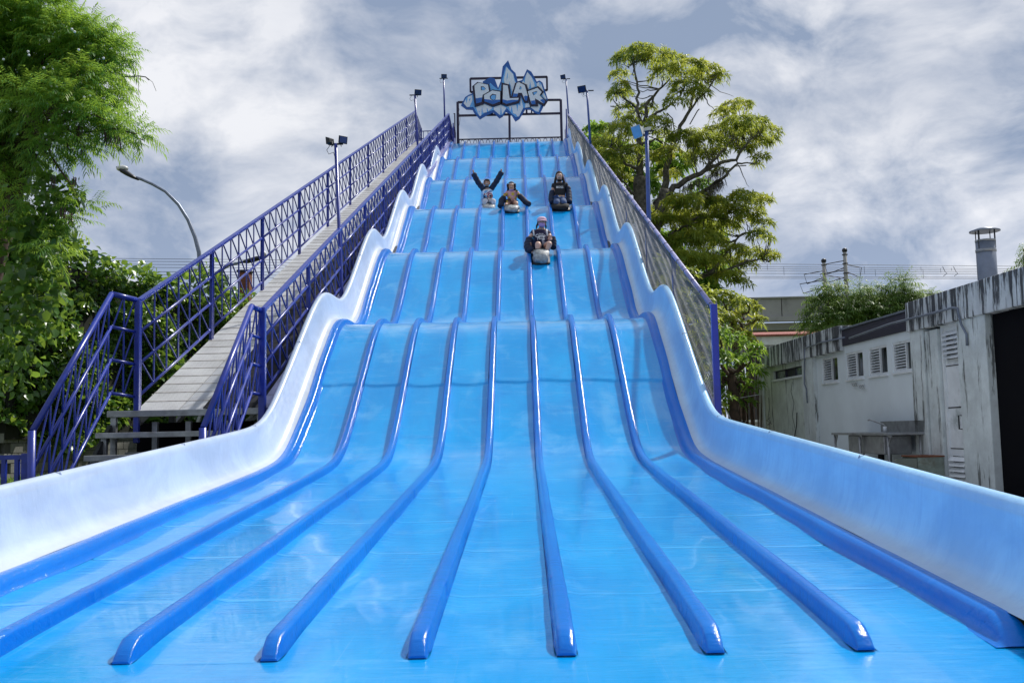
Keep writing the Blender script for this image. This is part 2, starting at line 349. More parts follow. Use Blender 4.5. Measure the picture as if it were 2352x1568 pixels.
def npmesh(name, V, F, m, parent=None, var=None, smooth=False, kind=None):
    """numpy verts (N,3), faces (M,k)"""
    org = ORG.get(parent.name, (0, 0, 0)) if parent else (0, 0, 0)
    V = V - np.array(org); me = bpy.data.meshes.new(name); k = F.shape[1]
    me.vertices.add(len(V)); me.vertices.foreach_set('co', V.astype(np.float32).ravel())
    me.loops.add(F.size); me.loops.foreach_set('vertex_index', F.astype(np.int32).ravel())
    me.polygons.add(len(F)); me.polygons.foreach_set('loop_start', np.arange(0, F.size, k, dtype=np.int32))
    try: me.polygons.foreach_set('loop_total', np.full(len(F), k, dtype=np.int32))
    except Exception: pass
    me.materials.append(m); me.update(calc_edges=True)
    if smooth: me.polygons.foreach_set('use_smooth', np.ones(len(F), bool))
    if var is not None:
        a = me.attributes.new('var', 'FLOAT', 'POINT'); a.data.foreach_set('value', var.astype(np.float32))
    o = bpy.data.objects.new(name, me); C.objects.link(o)
    if parent: o.parent = parent; ORG[o.name] = org
    if kind: o['kind'] = kind
    return o

# ------------------------------------------------------------------ slide profile
Yg = np.arange(0.5, 46.0, .02)
def slope(Y):
    s0, hi, lo = .066, .655, .0
    yt = YT
    s = s0 + (hi-s0)/(1+np.exp(-(Y-yt)/.30))
    for k in range(6):
        c = 16.86 + 5.175*k
        s = s - (hi-lo)*np.exp(-(np.abs(Y-c)/1.09)**2.3)*(1 if k < 5 else 1)
    s = np.where(Y > 42.9, 0.0, s)
    return s
def prof(Yt):
    global YT; YT = Yt
    z = np.concatenate([[0], np.cumsum((slope(Yg[1:])+slope(Yg[:-1]))/2*.02)])
    return z + .068 - np.interp(4.29, Yg, z)
a_, b2_ = 11.0, 14.0
for _ in range(30):
    mid = (a_+b2_)/2
    if np.interp(16.34, Yg, prof(mid)) > 2.81: a_ = mid
    else: b2_ = mid
Zg = prof(mid)
Zg = Zg + sum(.006*np.exp(-((Yg-(14.12+5.175*k))/.03)**2) for k in range(1, 6))
print('profile', [round(float(np.interp(y, Yg, Zg)), 2) for y in (4.29, 12.5, 14.3, 16.34, 21.06, 26.2, 31.58, 36.76, 42.22)])
def zs(Y): return float(np.interp(Y, Yg, Zg))
Zs_smooth = np.convolve(np.pad(Zg, 15, mode='edge'), np.ones(31)/31, 'valid')
def nrm(Y):
    d = (np.interp(Y+.1, Yg, Zs_smooth)-np.interp(Y-.1, Yg, Zs_smooth))/.2; L = math.hypot(1, d); return -d/L, 1/L
def sp_(X, Y, h):
    ny, nz = nrm(Y); return (X, Y+ny*h, zs(Y)+nz*h)
LW = .62
def wob(X, Y): return .0022*math.sin(Y*2.1+X*1.3)+.0009*math.sin(Y*6.3-X*3.1+1)+.0008*math.sin(X*9+Y*1.3)
Ys = list(np.arange(4.23, 43.2, .09)); Ys = sorted(set([round(float(y), 3) for y in Ys] + [round(q+d, 3) for q in (5.35, 6.6, 7.9, 9.3, 10.6) for d in (-.045, -.03, -.015, 0, .015, .03, .045)] + [round(14.12+d, 3) for d in (-.085, -.07, -.055, -.04, -.03, -.02, -.01, 0, .01, .02, .03, .04, .055, .07)]))

slide = thing('multi_lane_slide', 'tall wavy blue eight lane slide with white side walls, people sliding down', 'slide', (0, 4, 0))
for k in range(-4, 4):
    x0, x1 = k*LW+.050, (k+1)*LW-.050; cols = np.linspace(x0, x1, 9)
    rings = []
    for Y in Ys:
        ring = []
        for i, X in enumerate(cols):
            e = abs(2*i/8-1); ring.append((X, Y, zs(Y)+wob(X, Y)+.012*max(0, e-.7)**2/.09*min(1, (Y-4.23)/.4) + .026/(1+math.exp(-max(-30, min(30, (Y-14.13-.03*math.sin(X*1.9)-.016*math.sin(X*9+1)-.006*math.sin(X*31))/.009))))*max(0, 1-max(0, Y-14.2)/2.2) - sum(.0035*math.exp(-((Y-q-.012*math.sin(X*5+q))/.014)**2) for q in (5.35, 6.6, 7.9, 9.3, 10.6) if abs(Y-q) < .1)))
        rings.append(ring)
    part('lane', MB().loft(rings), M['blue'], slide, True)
fl = MB(); fx = np.linspace(-2.56, 2.56, 30)
fl.loft([[(X, Y, zs(Y)+wob(X, Y)) for X in fx] for Y in np.arange(1.0, 4.2, .15)] + [[(X, Yq, zs(Yq)+wob(X, Yq)-dz) for X in fx] for Yq, dz in ((4.20, 0), (4.232, 0), (4.27, .003), (4.8, .012))])
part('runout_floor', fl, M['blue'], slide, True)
DPROF = [(-.088, .003), (-.070, .005), (-.059, .013), (-.0545, .026), (-.052, .050), (-.0495, .076), (-.0455, .088), (-.037, .0955), (-.020, .0995), (0, .1005), (.020, .0995), (.037, .0955), (.0455, .088), (.0495, .076), (.052, .050), (.0545, .026), (.059, .013), (.070, .005), (.088, .003)]
jr = random.Random(3)
for k in range(-3, 4):
    joints = []; yj = 4.29
    while yj < 12: yj += 1.35+jr.uniform(-.25, .25); joints.append((yj, jr.uniform(-.006, .006)))
    def jit(Y): return float(np.interp(Y, [4.2]+[j[0] for j in joints], [0]+[j[1] for j in joints])) if Y < joints[-1][0] else joints[-1][1]*max(0, 1-(Y-joints[-1][0]))
    rings = []; nl_ = nr_ = 0.0
    yy = [4.235, 4.238, 4.25, 4.27, 4.30, 4.35, 4.42, 4.5] + [y for y in Ys if y > 4.55 and y < 42.6]
    for Y in yy:
        s = min(1, max(0, (Y-4.225)/.17)); g = math.sin(s*math.pi/2)**.75; hh = .096*g; ww = (.80+.20*g)
        nj = min([abs(Y-j[0]) for j in joints]); pin = 1-.05*math.exp(-(nj/.03)**2)
        prof_ = DPROF
        nl_, nr_ = .7*nl_+jr.gauss(0, .0011), .7*nr_+jr.gauss(0, .0011)
        rings.append([sp_(k*LW + math.copysign(abs(px) if abs(px) < .058 else .058+(abs(px)-.058)*min(1, (Y-4.235)/.9), px)*.80*ww + jit(Y) + (nl_ if px < 0 else nr_)*(1 if abs(px) > .03 else .3), Y, (pz/.105*hh if pz > .01 else pz)*pin) for px, pz in prof_])
    mb = MB().loft(rings); mb.add(rings[0], [tuple(range(19))]); part('divider', mb, M['blue_ridge'], slide, True)
def rimX(Y): return 2.745 - max(0, Y-17)*.0055
for sgn in (-1, 1):
    rings = []
    yy = [y for y in Ys if y < 42.6]
    if sgn == 1: yy = [4.235, 4.26, 4.3, 4.36, 4.45] + [y for y in yy if y > 4.5]
    for Y in yy:
        s = min(1, max(0, (Y-4.22)/.26)) if sgn == 1 else 1; g = math.sin(s*math.pi/2)
        dx = (rimX(Y)-2.745)
        jy = .008*math.sin(Y*1.7)+.005*math.sin(Y*4.3+2)
        rings.append([sp_(sgn*(px+dx*.5+jy*(px > 2.4)), Y, pz*(g if pz > .01 else 1)) for px, pz in [(2.395, .004), (2.42, .012), (2.435, .05), (2.448, .085), (2.47, .100), (2.51, .103), (2.55, .096)]])
    mb = MB().loft(rings); mb.add(rings[0], [tuple(range(7))]); part('kerb', mb, M['blue_ridge'], slide, True)
    rings = []
    yy = [float(y) for y in np.arange(1.0, 4.1, .12)] + [y for y in Ys if y < 42.75]
    for Y in yy:
        X = rimX(Y); b0 = 2.545+(X-2.745)*.5; hf = .54*(1 if Y < 40.5 else 1); lo_ = min(1, max(.02, (Y-3.9)/.3))
        if Y > 42: hf *= max(.25, 1-(Y-42)/1.0)
        pr = [(b0, .094*lo_+.002), (b0+.05, .100*lo_+.006), (b0+.10, .125*lo_+.01), (b0+.135, .18*lo_+.02), (X-.045, .27), (X-.03, .36), (X-.02, hf-.06), (X-.012, hf-.02), (X+.008, hf), (X+.035, hf+.006), (X+.062, hf-.004), (X+.078, hf-.03), (X+.08, hf-.08), (X+.07, hf-.13), (X+.075, .05), (X+.07, -.10)]
        ny, nz = nrm(Y); bl = .55     # the wall stands closer to upright than the bed's normal
        rings.append([(sgn*px, Y+ny*h*bl, zs(Y)+h*(nz*bl+1-bl)) for px, h in pr])
    wo = part('side_wall', MB().loft(rings), M['wall_l' if sgn < 0 else 'wall_r'], slide, True)
    at_ = wo.data.attributes.new('var', 'FLOAT', 'POINT'); hv = [min(1.2, h/.54) if i_ < 12 else 1.1 for i_, (px, h) in enumerate(pr)]; at_.data.foreach_set('value', np.tile(np.array(hv, np.float32), len(rings)))
    for Yj in (6.9, 9.4, 11.9, 14.4, 17.1, 19.7, 22.3, 24.9):
        X = rimX(Yj)-.004; s_ = MB(); pr = [(X-.004, .24), (X-.017, .36), (X-.010, .48), (X-.002, .522), (X+.008, .545), (X+.062, .541)]
        ny, nz = nrm(Yj); bl = .55
        s_.loft([[(sgn*px - sgn*(.003 if h < .52 else 0), Yj+dy+ny*h*bl, zs(Yj+dy)+h*(nz*bl+1-bl)+.003) for px, h in pr] for dy in (-.010, .010)])
        part('panel_seam', s_, M['seam'], slide)
# steel frame below the bed
for i in range(13):
    Y = 12.6+2.45*i; z = zs(Y)-.16
    part('support_beam', MB().box((0, Y, z), (5.3, .10, .14)), M['dark_metal'], slide)
    for X in (-2.45, -.8, .8, 2.45):
        if z > .5: part('support_leg', MB().box((X, Y, z/2-.05), (.09, .09, z-.05)), M['dark_metal'], slide)
    if z > 1.2:
        for sg in (-1, 1): part('support_brace', MB().bar((sg*2.45, Y, .3), (sg*.8, Y, z-.15), .05, .05), M['steel'], slide)
    if i < 12:
        z2 = zs(Y+2.45)-.16
        for sg in (-1, 1):
            part('side_brace', MB().bar((sg*2.50, Y, max(.05, z-1.6)), (sg*2.50, Y+2.45, z2-.1), .05, .05), M['steel'], slide)
            part('side_beam', MB().bar((sg*2.55, Y, z), (sg*2.55, Y+2.45, z2), .06, .16), M['dark_metal'], slide)

# ------------------------------------------------------------------ ground
def gz(x, y):
    l = min(1, max(0, (-x-3.6)/4.0)); return -.02 + .32*l*l*(3-2*l)*min(1, max(0, (y-6)/8))
gx = np.concatenate([[-1500, -400, -120, -60, -35, -25], np.arange(-20, 20.1, 1.0), [25, 35, 60, 120, 400, 1500]])
gy = np.concatenate([[-1500, -300, -60, -20], np.arange(-10, 60.1, 1.5), [70, 90, 130, 300, 900, 2500]])
g = MB(); g.loft([[(x, y, gz(x, y)-.03) for x in gx] for y in gy]); o = part('ground', g, M['grass'], None, True); o['kind'] = 'structure'
pv = MB(); pv.loft([[(x, y, .012) for x in (3.1, 6.25)] for y in (-6, 4, 12, 24)]); o = part('pavement', pv, simple('pavement_concrete', (.46, .46, .44), .9, 0, .3, 2, .2), None); o['kind'] = 'structure'
# grass blades by the block wall
N = 9000
bx = rng.uniform(-13, -5.3, N); by = rng.uniform(11, 20, N); bz = np.array([gz(a, b)-.03 for a, b in zip(bx, by)]); h = rng.uniform(.04, .12, N); an = rng.uniform(0, 6.28, N)
V = np.zeros((N, 3, 3)); V[:, 0] = np.c_[bx-np.cos(an)*.012, by-np.sin(an)*.012, bz]; V[:, 1] = np.c_[bx+np.cos(an)*.012, by+np.sin(an)*.012, bz]
V[:, 2] = np.c_[bx+rng.normal(0, .03, N), by+rng.normal(0, .03, N), bz+h]
npmesh('grass', V.reshape(-1, 3), np.arange(N*3).reshape(-1, 3), M['leaf_bright'], None, np.repeat(rng.uniform(0, 1, N), 3), kind='stuff')

# ------------------------------------------------------------------ access ramp
RA = (13.2, 1.38); RB = (42.0, 13.55)
def rz_(Y): return RA[1]+(RB[1]-RA[1])*(Y-RA[0])/(RB[0]-RA[0])
def rl(Y): return -4.70+.66*(Y-13.2)/28.8
def rr(Y): return -3.02+.44*(Y-13.2)/28.8
ramp = thing('access_ramp', 'long steep metal walkway of checker plates climbing beside the slide', 'walkway', (-3.9, 13, 0))
ang = math.atan((RB[1]-RA[1])/(RB[0]-RA[0])); npl = 92; pit = 28.8/npl
for i in range(npl):
    Y0 = 13.2+i*pit; Y1 = Y0+pit-.012
    def pl4(fa, fb, dz=0, y0=Y0, y1=Y1):
        q = []
        for Y in (y0, y1):
            a, b = rl(Y), rr(Y); q.append([(a+(b-a)*fa, Y, rz_(Y)+dz), (a+(b-a)*fb, Y, rz_(Y)+dz)])
        return [q[0][0], q[0][1], q[1][1], q[1][0]]
    part('deck_plate', MB().prism(pl4(0, .335), (0, 0, -.03)), M['plate'], ramp)
    part('deck_plate', MB().prism(pl4(.342, .53), (0, 0, -.03)), M['plate_smooth'], ramp)
    part('cleat', MB().prism(pl4(0, .53, .006, Y1-.012, Y1+.006), (0, 0, -.02)), M['cleat'], ramp)
mt = MB()
mt.loft([[(rl(Y)+(rr(Y)-rl(Y))*f, Y, rz_(Y)+.004+.006*math.sin(Y*3+f*9)) for f in np.linspace(.52, .985, 7)] for Y in np.arange(13.22, 42, .3)])
part('rubber_mat', mt, M['mat_dark'], ramp, True)
part('stringer', MB().bar((rr(13.2)+.04, 13.15, rz_(13.2)-.06), (rr(42)+.04, 42, rz_(42)-.06), .16, .13), M['navy_side'], ramp)
part('stringer', MB().bar((rl(13.2)+.02, 13.2, rz_(13.2)-.12), (rl(42)+.02, 42, rz_(42)-.12), .06, .16), M['steel'], ramp)
part('shade_panel', MB().box((-3.95, 13.75, .62), (1.9, .04, 1.2)), M['black'], ramp)  # black sheet added to stand in for the shade under the landing
part('landing_edge', MB().box((-4.02, 13.13, 1.335), (2.06, .10, .085)), M['steel'], ramp, bevel=.008)
for i, (yy, zz, xl) in enumerate(((12.84, 1.09, -5.03), (12.52, .81, -5.03), (12.2, .53, -5.0), (11.86, .26, -5.0))):
    part('tread', MB().box(((xl-3.0)/2, yy, zz-.035), (abs(xl)-3.0, .30, .07)), M['steel'], ramp, bevel=.006)
for X in (-5.0, -3.06):
    part('stair_stringer', MB().bar((X, 13.1, 1.15), (X, 11.75, .02), .05, .12), M['dark_metal'], ramp)
    for yy, zz in ((13.13, 1.3), (12.84, 1.05), (12.52, .77), (12.2, .49)): part('tread_bracket', MB().box((X+.03, yy, zz/2), (.07, .06, zz)), M['steel'], ramp)
for X in (-4.5, -4.05, -3.5): part('support_post', MB().box((X, 13.35, .6), (.07, .07, 1.25)), M['steel'], ramp)
part('cross_tube', MB().bar((-4.9, 13.35, .8), (-3.1, 13.35, .8), .06, .06), M['steel'], ramp)
for i in range(12):
    Y = 14.2+2.45*i; z = rz_(Y)-.2
    for X in (rl(Y)+.1, rr(Y)-.02):
        part('support_leg', MB().box((X, Y, z/2), (.08, .08, z)), M['dark_metal'], ramp)
        if i < 11: part('side_brace', MB().bar((X, Y, max(.1, z-1.5)), (X, Y+2.45, rz_(Y+2.45)-.25), .045, .045), M['steel'], ramp)
        if i < 11: part('side_beam', MB().bar((X, Y, z-.45), (X, Y+2.45, rz_(Y+2.45)-.65), .05, .07), M['dark_metal'], ramp)
    part('cross_brace', MB().bar((rl(Y)+.1, Y, z*.35), (rr(Y), Y, z-.1), .05, .05), M['steel'], ramp)
# top landing
part('landing', MB().box((-.9, 43.6, 13.46), (6.6, 2.4, .10)), M['steel'], ramp)

def zig(s0, s1, n, b, t):
    """bent rod: upright stroke, leaning stroke, rounded tips; s along the panel 0..1, heights b..t"""
    P = (s1-s0)/n; pts = []
    for i in range(n):
        s = s0+i*P
        pts += [(s, b+.03), (s, t-.035), (s+P*.05, t-.008), (s+P*.13, t-.035), (s+P*.9, b+.03), (s+P*.96, b+.006)]
    pts.append((s1, b+.03)); return pts
HB = (0.17, .53, .89, 1.25)        # heights of the four tubes above the deck line
def rail_run(root, A, B, n, hs, nper, post=True, rodr=.013, first_post=True, last_post=True, mid=True, toph=.05):
    """railing between A and B (points of the deck line), n panels; heights hs"""
    A, B = Vector(A), Vector(B); D = (B-A)/n; up = Vector((0, 0, 1))
    t0 = MB().bar(A+up*hs[-1]-D*0, B+up*hs[-1], .075, toph); part('handrail', t0, M['navy'], root, bevel=.01)
    zm = []
    for j in range(3):
        zm.append(MB().tube([A+D*s+up*h for s, h in zig(.03, .97, nper, hs[j], hs[j+1])], rodr, 5).mesh('zigzag_rod', M['navy'], ORG[root.name], True))
    rm = []
    for h_ in hs[:3]:
        a = A+D*.012+up*h_; b = A+D*.988+up*h_; rm.append(MB().tube([a, b], .021, 8).mesh('rail', M['navy'], ORG[root.name], True))
    pm = MB().box(A+up*(hs[-1]/2-.03), (.045, .055, hs[-1]+.06)).box(A+Vector((0, .035, 0))+up*(hs[-1]/2-.03), (.065, .02, hs[-1]+.04)).mesh('post', M['navy'], ORG[root.name])
    fm = MB().box(A-up*.1, (.07, .08, .12)).mesh('post_foot', M['steel'], ORG[root.name])
    bm_ = MB().bar(A+D*.5+up*hs[0], A+D*.5+up*hs[3], .022, .022, (0, 1, 0)).mesh('picket', M['navy'], ORG[root.name])
    for i in range(n+1):
        loc = Vector(ORG[root.name])+D*i
        if post and (i > 0 or first_post) and (i < n or last_post): inst('post', pm, loc, root); inst('post_foot', fm, loc, root)
        if i < n:
            for a in zm: inst('zigzag_rod', a, loc, root)
            for a in rm: inst('rail', a, loc, root)
            if mid: inst('picket', bm_, loc, root)
rail_in = thing('ramp_railing', 'navy zigzag railing of the walkway on the side next to the slide', 'railing', (-3, 13.1, 1.38), 'zigzag railings of the walkway')
rail_out = thing('ramp_railing', 'navy zigzag railing of the walkway on the side next to the ivy hedge', 'railing', (-4.7, 13.2, 1.38), 'zigzag railings of the walkway')
HI = (.16, .53, .90, 1.27); HO = (.14, .57, 1.0, 1.43)
rail_run(rail_in, (-3.0, 13.1, 1.39), (-2.56, 41.9, 13.42), 11, HI, 6)
rail_run(rail_out, (-4.69, 13.2, 1.42), (-4.0, 41.9, 13.42), 10, HO, 6)
# level stretch and stair stretch at the foot
def foot_run(root, P0, P1, P2, hs, heavy):
    for seg, (a, b, n) in enumerate(((P0, P1, 2), (P1, P2, 6))):
        a, b = Vector(a), Vector(b); up = Vector((0, 0, 1)); D = b-a
        for j, h_ in enumerate(hs):
            part('rail' if j < 3 else 'handrail', MB().tube([a+up*h_, b+up*h_], .036 if j == 3 else .022, 10), M['navy'], root, True)
        for j in range(3):
            part('zigzag_rod', MB().tube([a+D*s+up*h for s, h in zig(.04, .96, n, hs[j], hs[j+1])], .012, 5), M['navy'], root, True)
    part('post', MB().tube([Vector(P2)+Vector((0, -.02, -.35)), Vector(P2)+Vector((0, -.02, hs[-1]))], .042, 12), M['navy'], root, True)
foot_run(rail_in, (-3.0, 13.06, 1.39), (-3.02, 12.66, 1.40), (-3.06, 10.9, -.16), HI, 1)
foot_run(rail_out, (-4.69, 13.12, 1.42), (-4.88, 12.78, 1.46), (-4.94, 10.9, -.31), HO, 1)
part('corner_post', MB().box((-2.98, 13.04, 1.45), (.09, .09, 2.5)), M['navy'], rail_in, bevel=.01)
part('corner_post', MB().box((-4.67, 13.13, 1.9), (.07, .07, 1.9)), M['navy'], rail_out, bevel=.01)
# level ends at the top landing
for root, X, z, hs in ((rail_in, -2.56, 13.42, HI), (rail_out, -4.0, 13.42, HO)):
    a = Vector((X, 41.95, z)); b = Vector((X, 44.4, z)); up = Vector((0, 0, 1))
    for h_ in hs: part('rail', MB().tube([a+up*h_, b+up*h_], .02, 6), M['navy'], root, True)
    for j in range(3): part('zigzag_rod', MB().tube([a+(b-a)*s+up*h for s, h in zig(.02, .98, 6, hs[j], hs[j+1])], .009, 5), M['navy'], root, True)
    part('post', MB().box(b+up*.7, (.05, .05, 1.45)), M['navy'], root)

# low barred fence at the left edge
fence_low = thing('barred_fence', 'low navy fence of upright bars at the far left beyond the slide wall', 'fence', (-5.5, 10.9, 0))
zt = at(30, 1050, Y=10.9)[2]
part('fence_rail', MB().bar((-8, 10.95, zt), (-4.98, 10.95, zt), .04, .05), M['navy'], fence_low)
part('fence_rail', MB().bar((-8, 10.95, .12), (-4.98, 10.95, .12), .04, .04), M['navy'], fence_low)
bm0 = MB().box((0, 0, zt/2), (.045, .045, zt-.05)).mesh('fence_bar', M['navy'])
for i in range(20):
    X = -5.13-.145*i; inst('fence_bar', bm0, (X, 10.95, 0), fence_low)
part('fence_post', MB().box((-5.02, 10.95, zt/2), (.09, .09, zt+.08)), M['navy'], fence_low)

# ------------------------------------------------------------------ net fence on the right
nf = thing('net_fence', 'sloping blue pipe fence with wire netting along the right wall of the slide', 'fence', (3, 13.2, 0))
FA = Vector((3.0, 13.2, 2.58)); FB = Vector((2.62, 42.2, 14.62)); up = Vector((0, 0, 1)); D = FB-FA
part('top_rail', MB().tube([FA+D*i/12 for i in range(13)], .036, 10), M['navy_side'], nf, True)
part('bottom_rail', MB().tube([FA-up*1.36+D*i/12 for i in range(13)], .034, 10), M['navy_side'], nf, True)
part('end_post', MB().box((3.0, 13.16, 1.25), (.085, .085, 2.74)), simple('bright_navy_post', (.03, .05, .42), .3), nf, bevel=.008)
for i in range(1, 10):
    p = FA+D*(i*3.02/29); part('post', MB().box((p.x, p.y, p.z/2+(p.z-1.7)/2 if p.z > 1.7 else p.z/2), (.06, .06, 1.75)), M['navy'], nf)
part('post', MB().box((FB.x, FB.y, FB.z-.8), (.07, .07, 1.7)), M['navy'], nf)
for i in range(48):
    p = FA+D*(i/48+.004); a = Vector((p.x, p.y, p.z)); d = D.normalized()
    part('wire_tie', MB().tube([a-d*.006, a+d*.006], .043, 8), M['cable'], nf)
# netting: crossing strands with a sagging weave
nS = 400; V = []; F = []; cnt = 0
for dr in (-1, 1):
    for i in range(-20, nS):
        s0 = i/nS; pts = []
        for q in range(15):
            f = q/14; s = s0 + dr*(f-.5)*(1.45/29.0)*.9 + (.0012*math.sin(f*22+i*.35))
            if s < 0.001 or s > .999: continue
            b = FA+D*s; sag = .03*math.sin(f*math.pi)*(1+.5*math.sin(s*60)); pts.append((b.x-.045+sag+.006*dr, b.y, b.z-f*1.38+.02*math.sin(s*47+f*4)))
        if len(pts) < 2: continue
        P = np.array(pts); w = .0032
        for off in ((0, w, w*.5), (w, 0, -w*.6)):
            o_ = np.array(off); st = cnt; V += [p-o_ for p in P] + [p+o_ for p in P]; n = len(P)
            F += [(st+k, st+k+1, st+n+k+1, st+n+k) for k in range(n-1)]; cnt += 2*n
npmesh('netting', np.array(V), np.array(F), simple('net_wire', (.27, .29, .32), .6, .0), nf, kind='stuff')

# ------------------------------------------------------------------ floodlight poles
def floodlight(root, c, face, big=1.0, casing='dark_metal'):
    big *= .72; c = Vector(c); f = Vector(face).normalized(); r = f.cross(Vector((0, 0, 1))).normalized(); u = r.cross(f)
    def bx(o, w, d, h): return [o + r*sx*w/2 + f*sy*d/2 + u*sz*h/2 for sx in (-1, 1) for sy in (-1, 1) for sz in (-1, 1)]
    Fq = [(0, 1, 3, 2), (4, 6, 7, 5), (0, 4, 5, 1), (2, 3, 7, 6), (0, 2, 6, 4), (1, 5, 7, 3)]; b = big
    vs = [c + r*sx*w/2 + u*sz*h/2 + f*y for (w, h, y) in ((.17*b, .12*b, -.05*b), (.25*b, .19*b, .02*b), (.26*b, .20*b, .04*b)) for sx, sz in ((-1, -1), (1, -1), (1, 1), (-1, 1))]
    mb = MB().loft([vs[0:4], vs[4:8], vs[8:12]], closed=True, caps=True)
    h = part('lamp_head', mb, M[casing], root, bevel=.004)
    part('lamp_glass', MB().add(bx(c+f*.044*b, .21*b, .01, .155*b), Fq), M['glassblue'], h)
    part('bracket', MB().tube([c-f*.05*b-u*.02, c-f*.07*b-u*.10*b, c-u*.17*b-f*.02], .012*b, 6), M['dark_metal'], root)
def pole(label, foot, top, faces, col='navy', r=.035, big=1.0, casing='dark_metal'):
    root = thing('floodlight_pole', label, 'floodlight', tuple(foot), 'floodlight poles along the slide')
    part('pole', MB().tube([foot, tuple((np.array(foot)+np.array(top))/2), top], [r*1.1, r, r*.9], 10), M[col], root, True)
    part('crossarm', MB().bar(Vector(top)+Vector((-.14*big, 0, -.01)), Vector(top)+Vector((.14*big, 0, -.01)), .03, .03), M['dark_metal'], root)
    for off, fc in faces: floodlight(root, Vector(top)+Vector(off), fc, big, casing)
    part('cable', MB().tube([Vector(top)+Vector(p) for p in ((-.1, 0, -.02), (-.17, 0, -.12), (-.13, 0, -.20), (-.04, -.01, -.17), (0, -.04, -.3))], .006, 5), M['cable'], root, True)
    return root
pole('navy floodlight pole with two lamps, lowest one beside the walkway', (-2.78, 18.3, .2), tuple(at(771, 330, Y=18.3)), [((-.10, 0, .05), (-.7, .5, -.1)), ((.13, -.02, .06), (.6, -.7, -.15))], big=1.0)
pole('floodlight pole rising from the upper walkway railing, lamp turned right', tuple(at(963, 400, Y=31.5)), tuple(at(953, 218, Y=31.5)), [((.1, -.05, .06), (.35, -1, -.35))], big=1.25)
pole('floodlight pole at the top of the slide left of the sign', tuple(at(1022, 300, Y=42.2)), tuple(at(1019, 180, Y=42.2)), [((.02, -.06, .06), (.15, -1, -.25))], big=1.3)
pole('blue floodlight pole at the top of the slide right of the sign', tuple(at(1308, 300, Y=42.2)), tuple(at(1300, 181, Y=42.2)), [((-.12, -.06, .06), (-.6, -1, -.35))], 'pole_blue', big=1.3)
pole('blue floodlight pole on the net fence with large blue lamp glass, second from top', tuple(at(1356, 330, Y=31.2)), tuple(at(1348, 208, Y=31.2)), [((-.15, -.08, .02), (-.5, -1, -.5))], 'pole_blue', big=1.55)
pr = pole('blue floodlight pole with a big pale lamp in front of the tall tree', tuple(at(1494, 640, Y=19.2)), tuple(at(1485, 300, Y=19.2)), [], 'pole_blue', .042)
c = Vector(at(1466, 302, Y=19.1)); f = Vector((-.75, -.55, -.35)).normalized(); r_ = f.cross(Vector((0, 0, 1))).normalized(); u_ = r_.cross(f)
vs = [c + r_*sx*w/2 + u_*sz*h/2 + f*y for (w, h, y) in ((.12, .09, -.10), (.17, .15, -.02), (.26, .25, .04)) for sx, sz in ((-1, -1), (1, -1), (1, 1), (-1, 1))]
hd = part('lamp_head', MB().loft([vs[0:4], vs[4:8], vs[8:12]], closed=True, caps=True), M['lamp_pale'], pr, bevel=.006)
part('lamp_glass', MB().prism([c+f*.043+r_*a*.115+u_*b*.11 for a, b in ((-1, -1), (1, -1), (1, 1), (-1, 1))], f*.006), M['skyblue'], hd)
part('ballast_box', MB().bar(c-f*.12+Vector((.0, 0, 0)), c-f*.12+Vector((.16, 0, .03)), .07, .06), M['lamp_pale'], pr)

# ------------------------------------------------------------------ sign at the top
SY = 43.4
def sg(zx, zy, Y=SY): return at((1800+.19133*zx)/1.7415, (220+.19133*zy)/1.7415, Y=Y)
sign = thing('slide_sign', 'blue and white iceberg sign reading POLAR in a steel frame at the top', 'sign', (0, 43.4, 13.5))
def plate(name, pts, m, y0, th, parent=sign, label=None):
    mb = MB().prism([sg(x, y, SY)+np.array((0, y0, 0)) for x, y in pts], (0, th, 0)); o = part(name, mb, m, parent, label=label)
    bm = bmesh.new(); bm.from_mesh(o.data); bmesh.ops.triangulate(bm, faces=[f for f in bm.faces if len(f.verts) > 4]); bm.to_mesh(o.data); bm.free(); return o
outline = [(228,1058),(315,885),(390,835),(455,815),(480,770),(560,640),(685,610),(685,555),(775,505),(850,466),(930,495),(950,540),(1005,690),(1060,545),(1075,430),(1100,245),(1215,115),(1285,300),(1370,380),(1415,555),(1510,525),(1545,440),(1610,300),(1700,352),(1765,465),(1815,560),(1870,535),(1935,580),(1985,740),(2042,915),(2030,960),(1990,1000),(1950,1090),(1870,1247),(1780,1215),(1690,1145),(1575,1140),(1455,1335),(1368,1392),(1290,1265),(1170,1190),(1100,1290),(1033,1328),(910,1205),(880,1215),(745,1275),(625,1348),(505,1215),(470,1147),(340,1140)]
plate('backing_board', outline, M['s_dark'], 0, .06)
light = [(285,1015),(330,905),(400,862),(465,845),(560,700),(820,640),(840,585),(905,650),(1010,730),(1075,590),(1165,250),(1180,248),(1325,405),(1345,480),(1385,580),(1480,590),(1530,535),(1580,440),(1617,360),(1720,480),(1810,605),(1865,570),(1905,590),(1960,760),(2020,915),(1990,960),(1900,1080),(1862,1195),(1790,1195),(1710,1118),(1535,1108),(1445,1290),(1375,1305),(1300,1240),(1185,1115),(1100,1255),(1040,1265),(915,1155),(720,1220),(625,1290),(540,1190),(490,1095),(360,1098)]
plate('ice_layer', light, M['s_light'], -.016, .015)
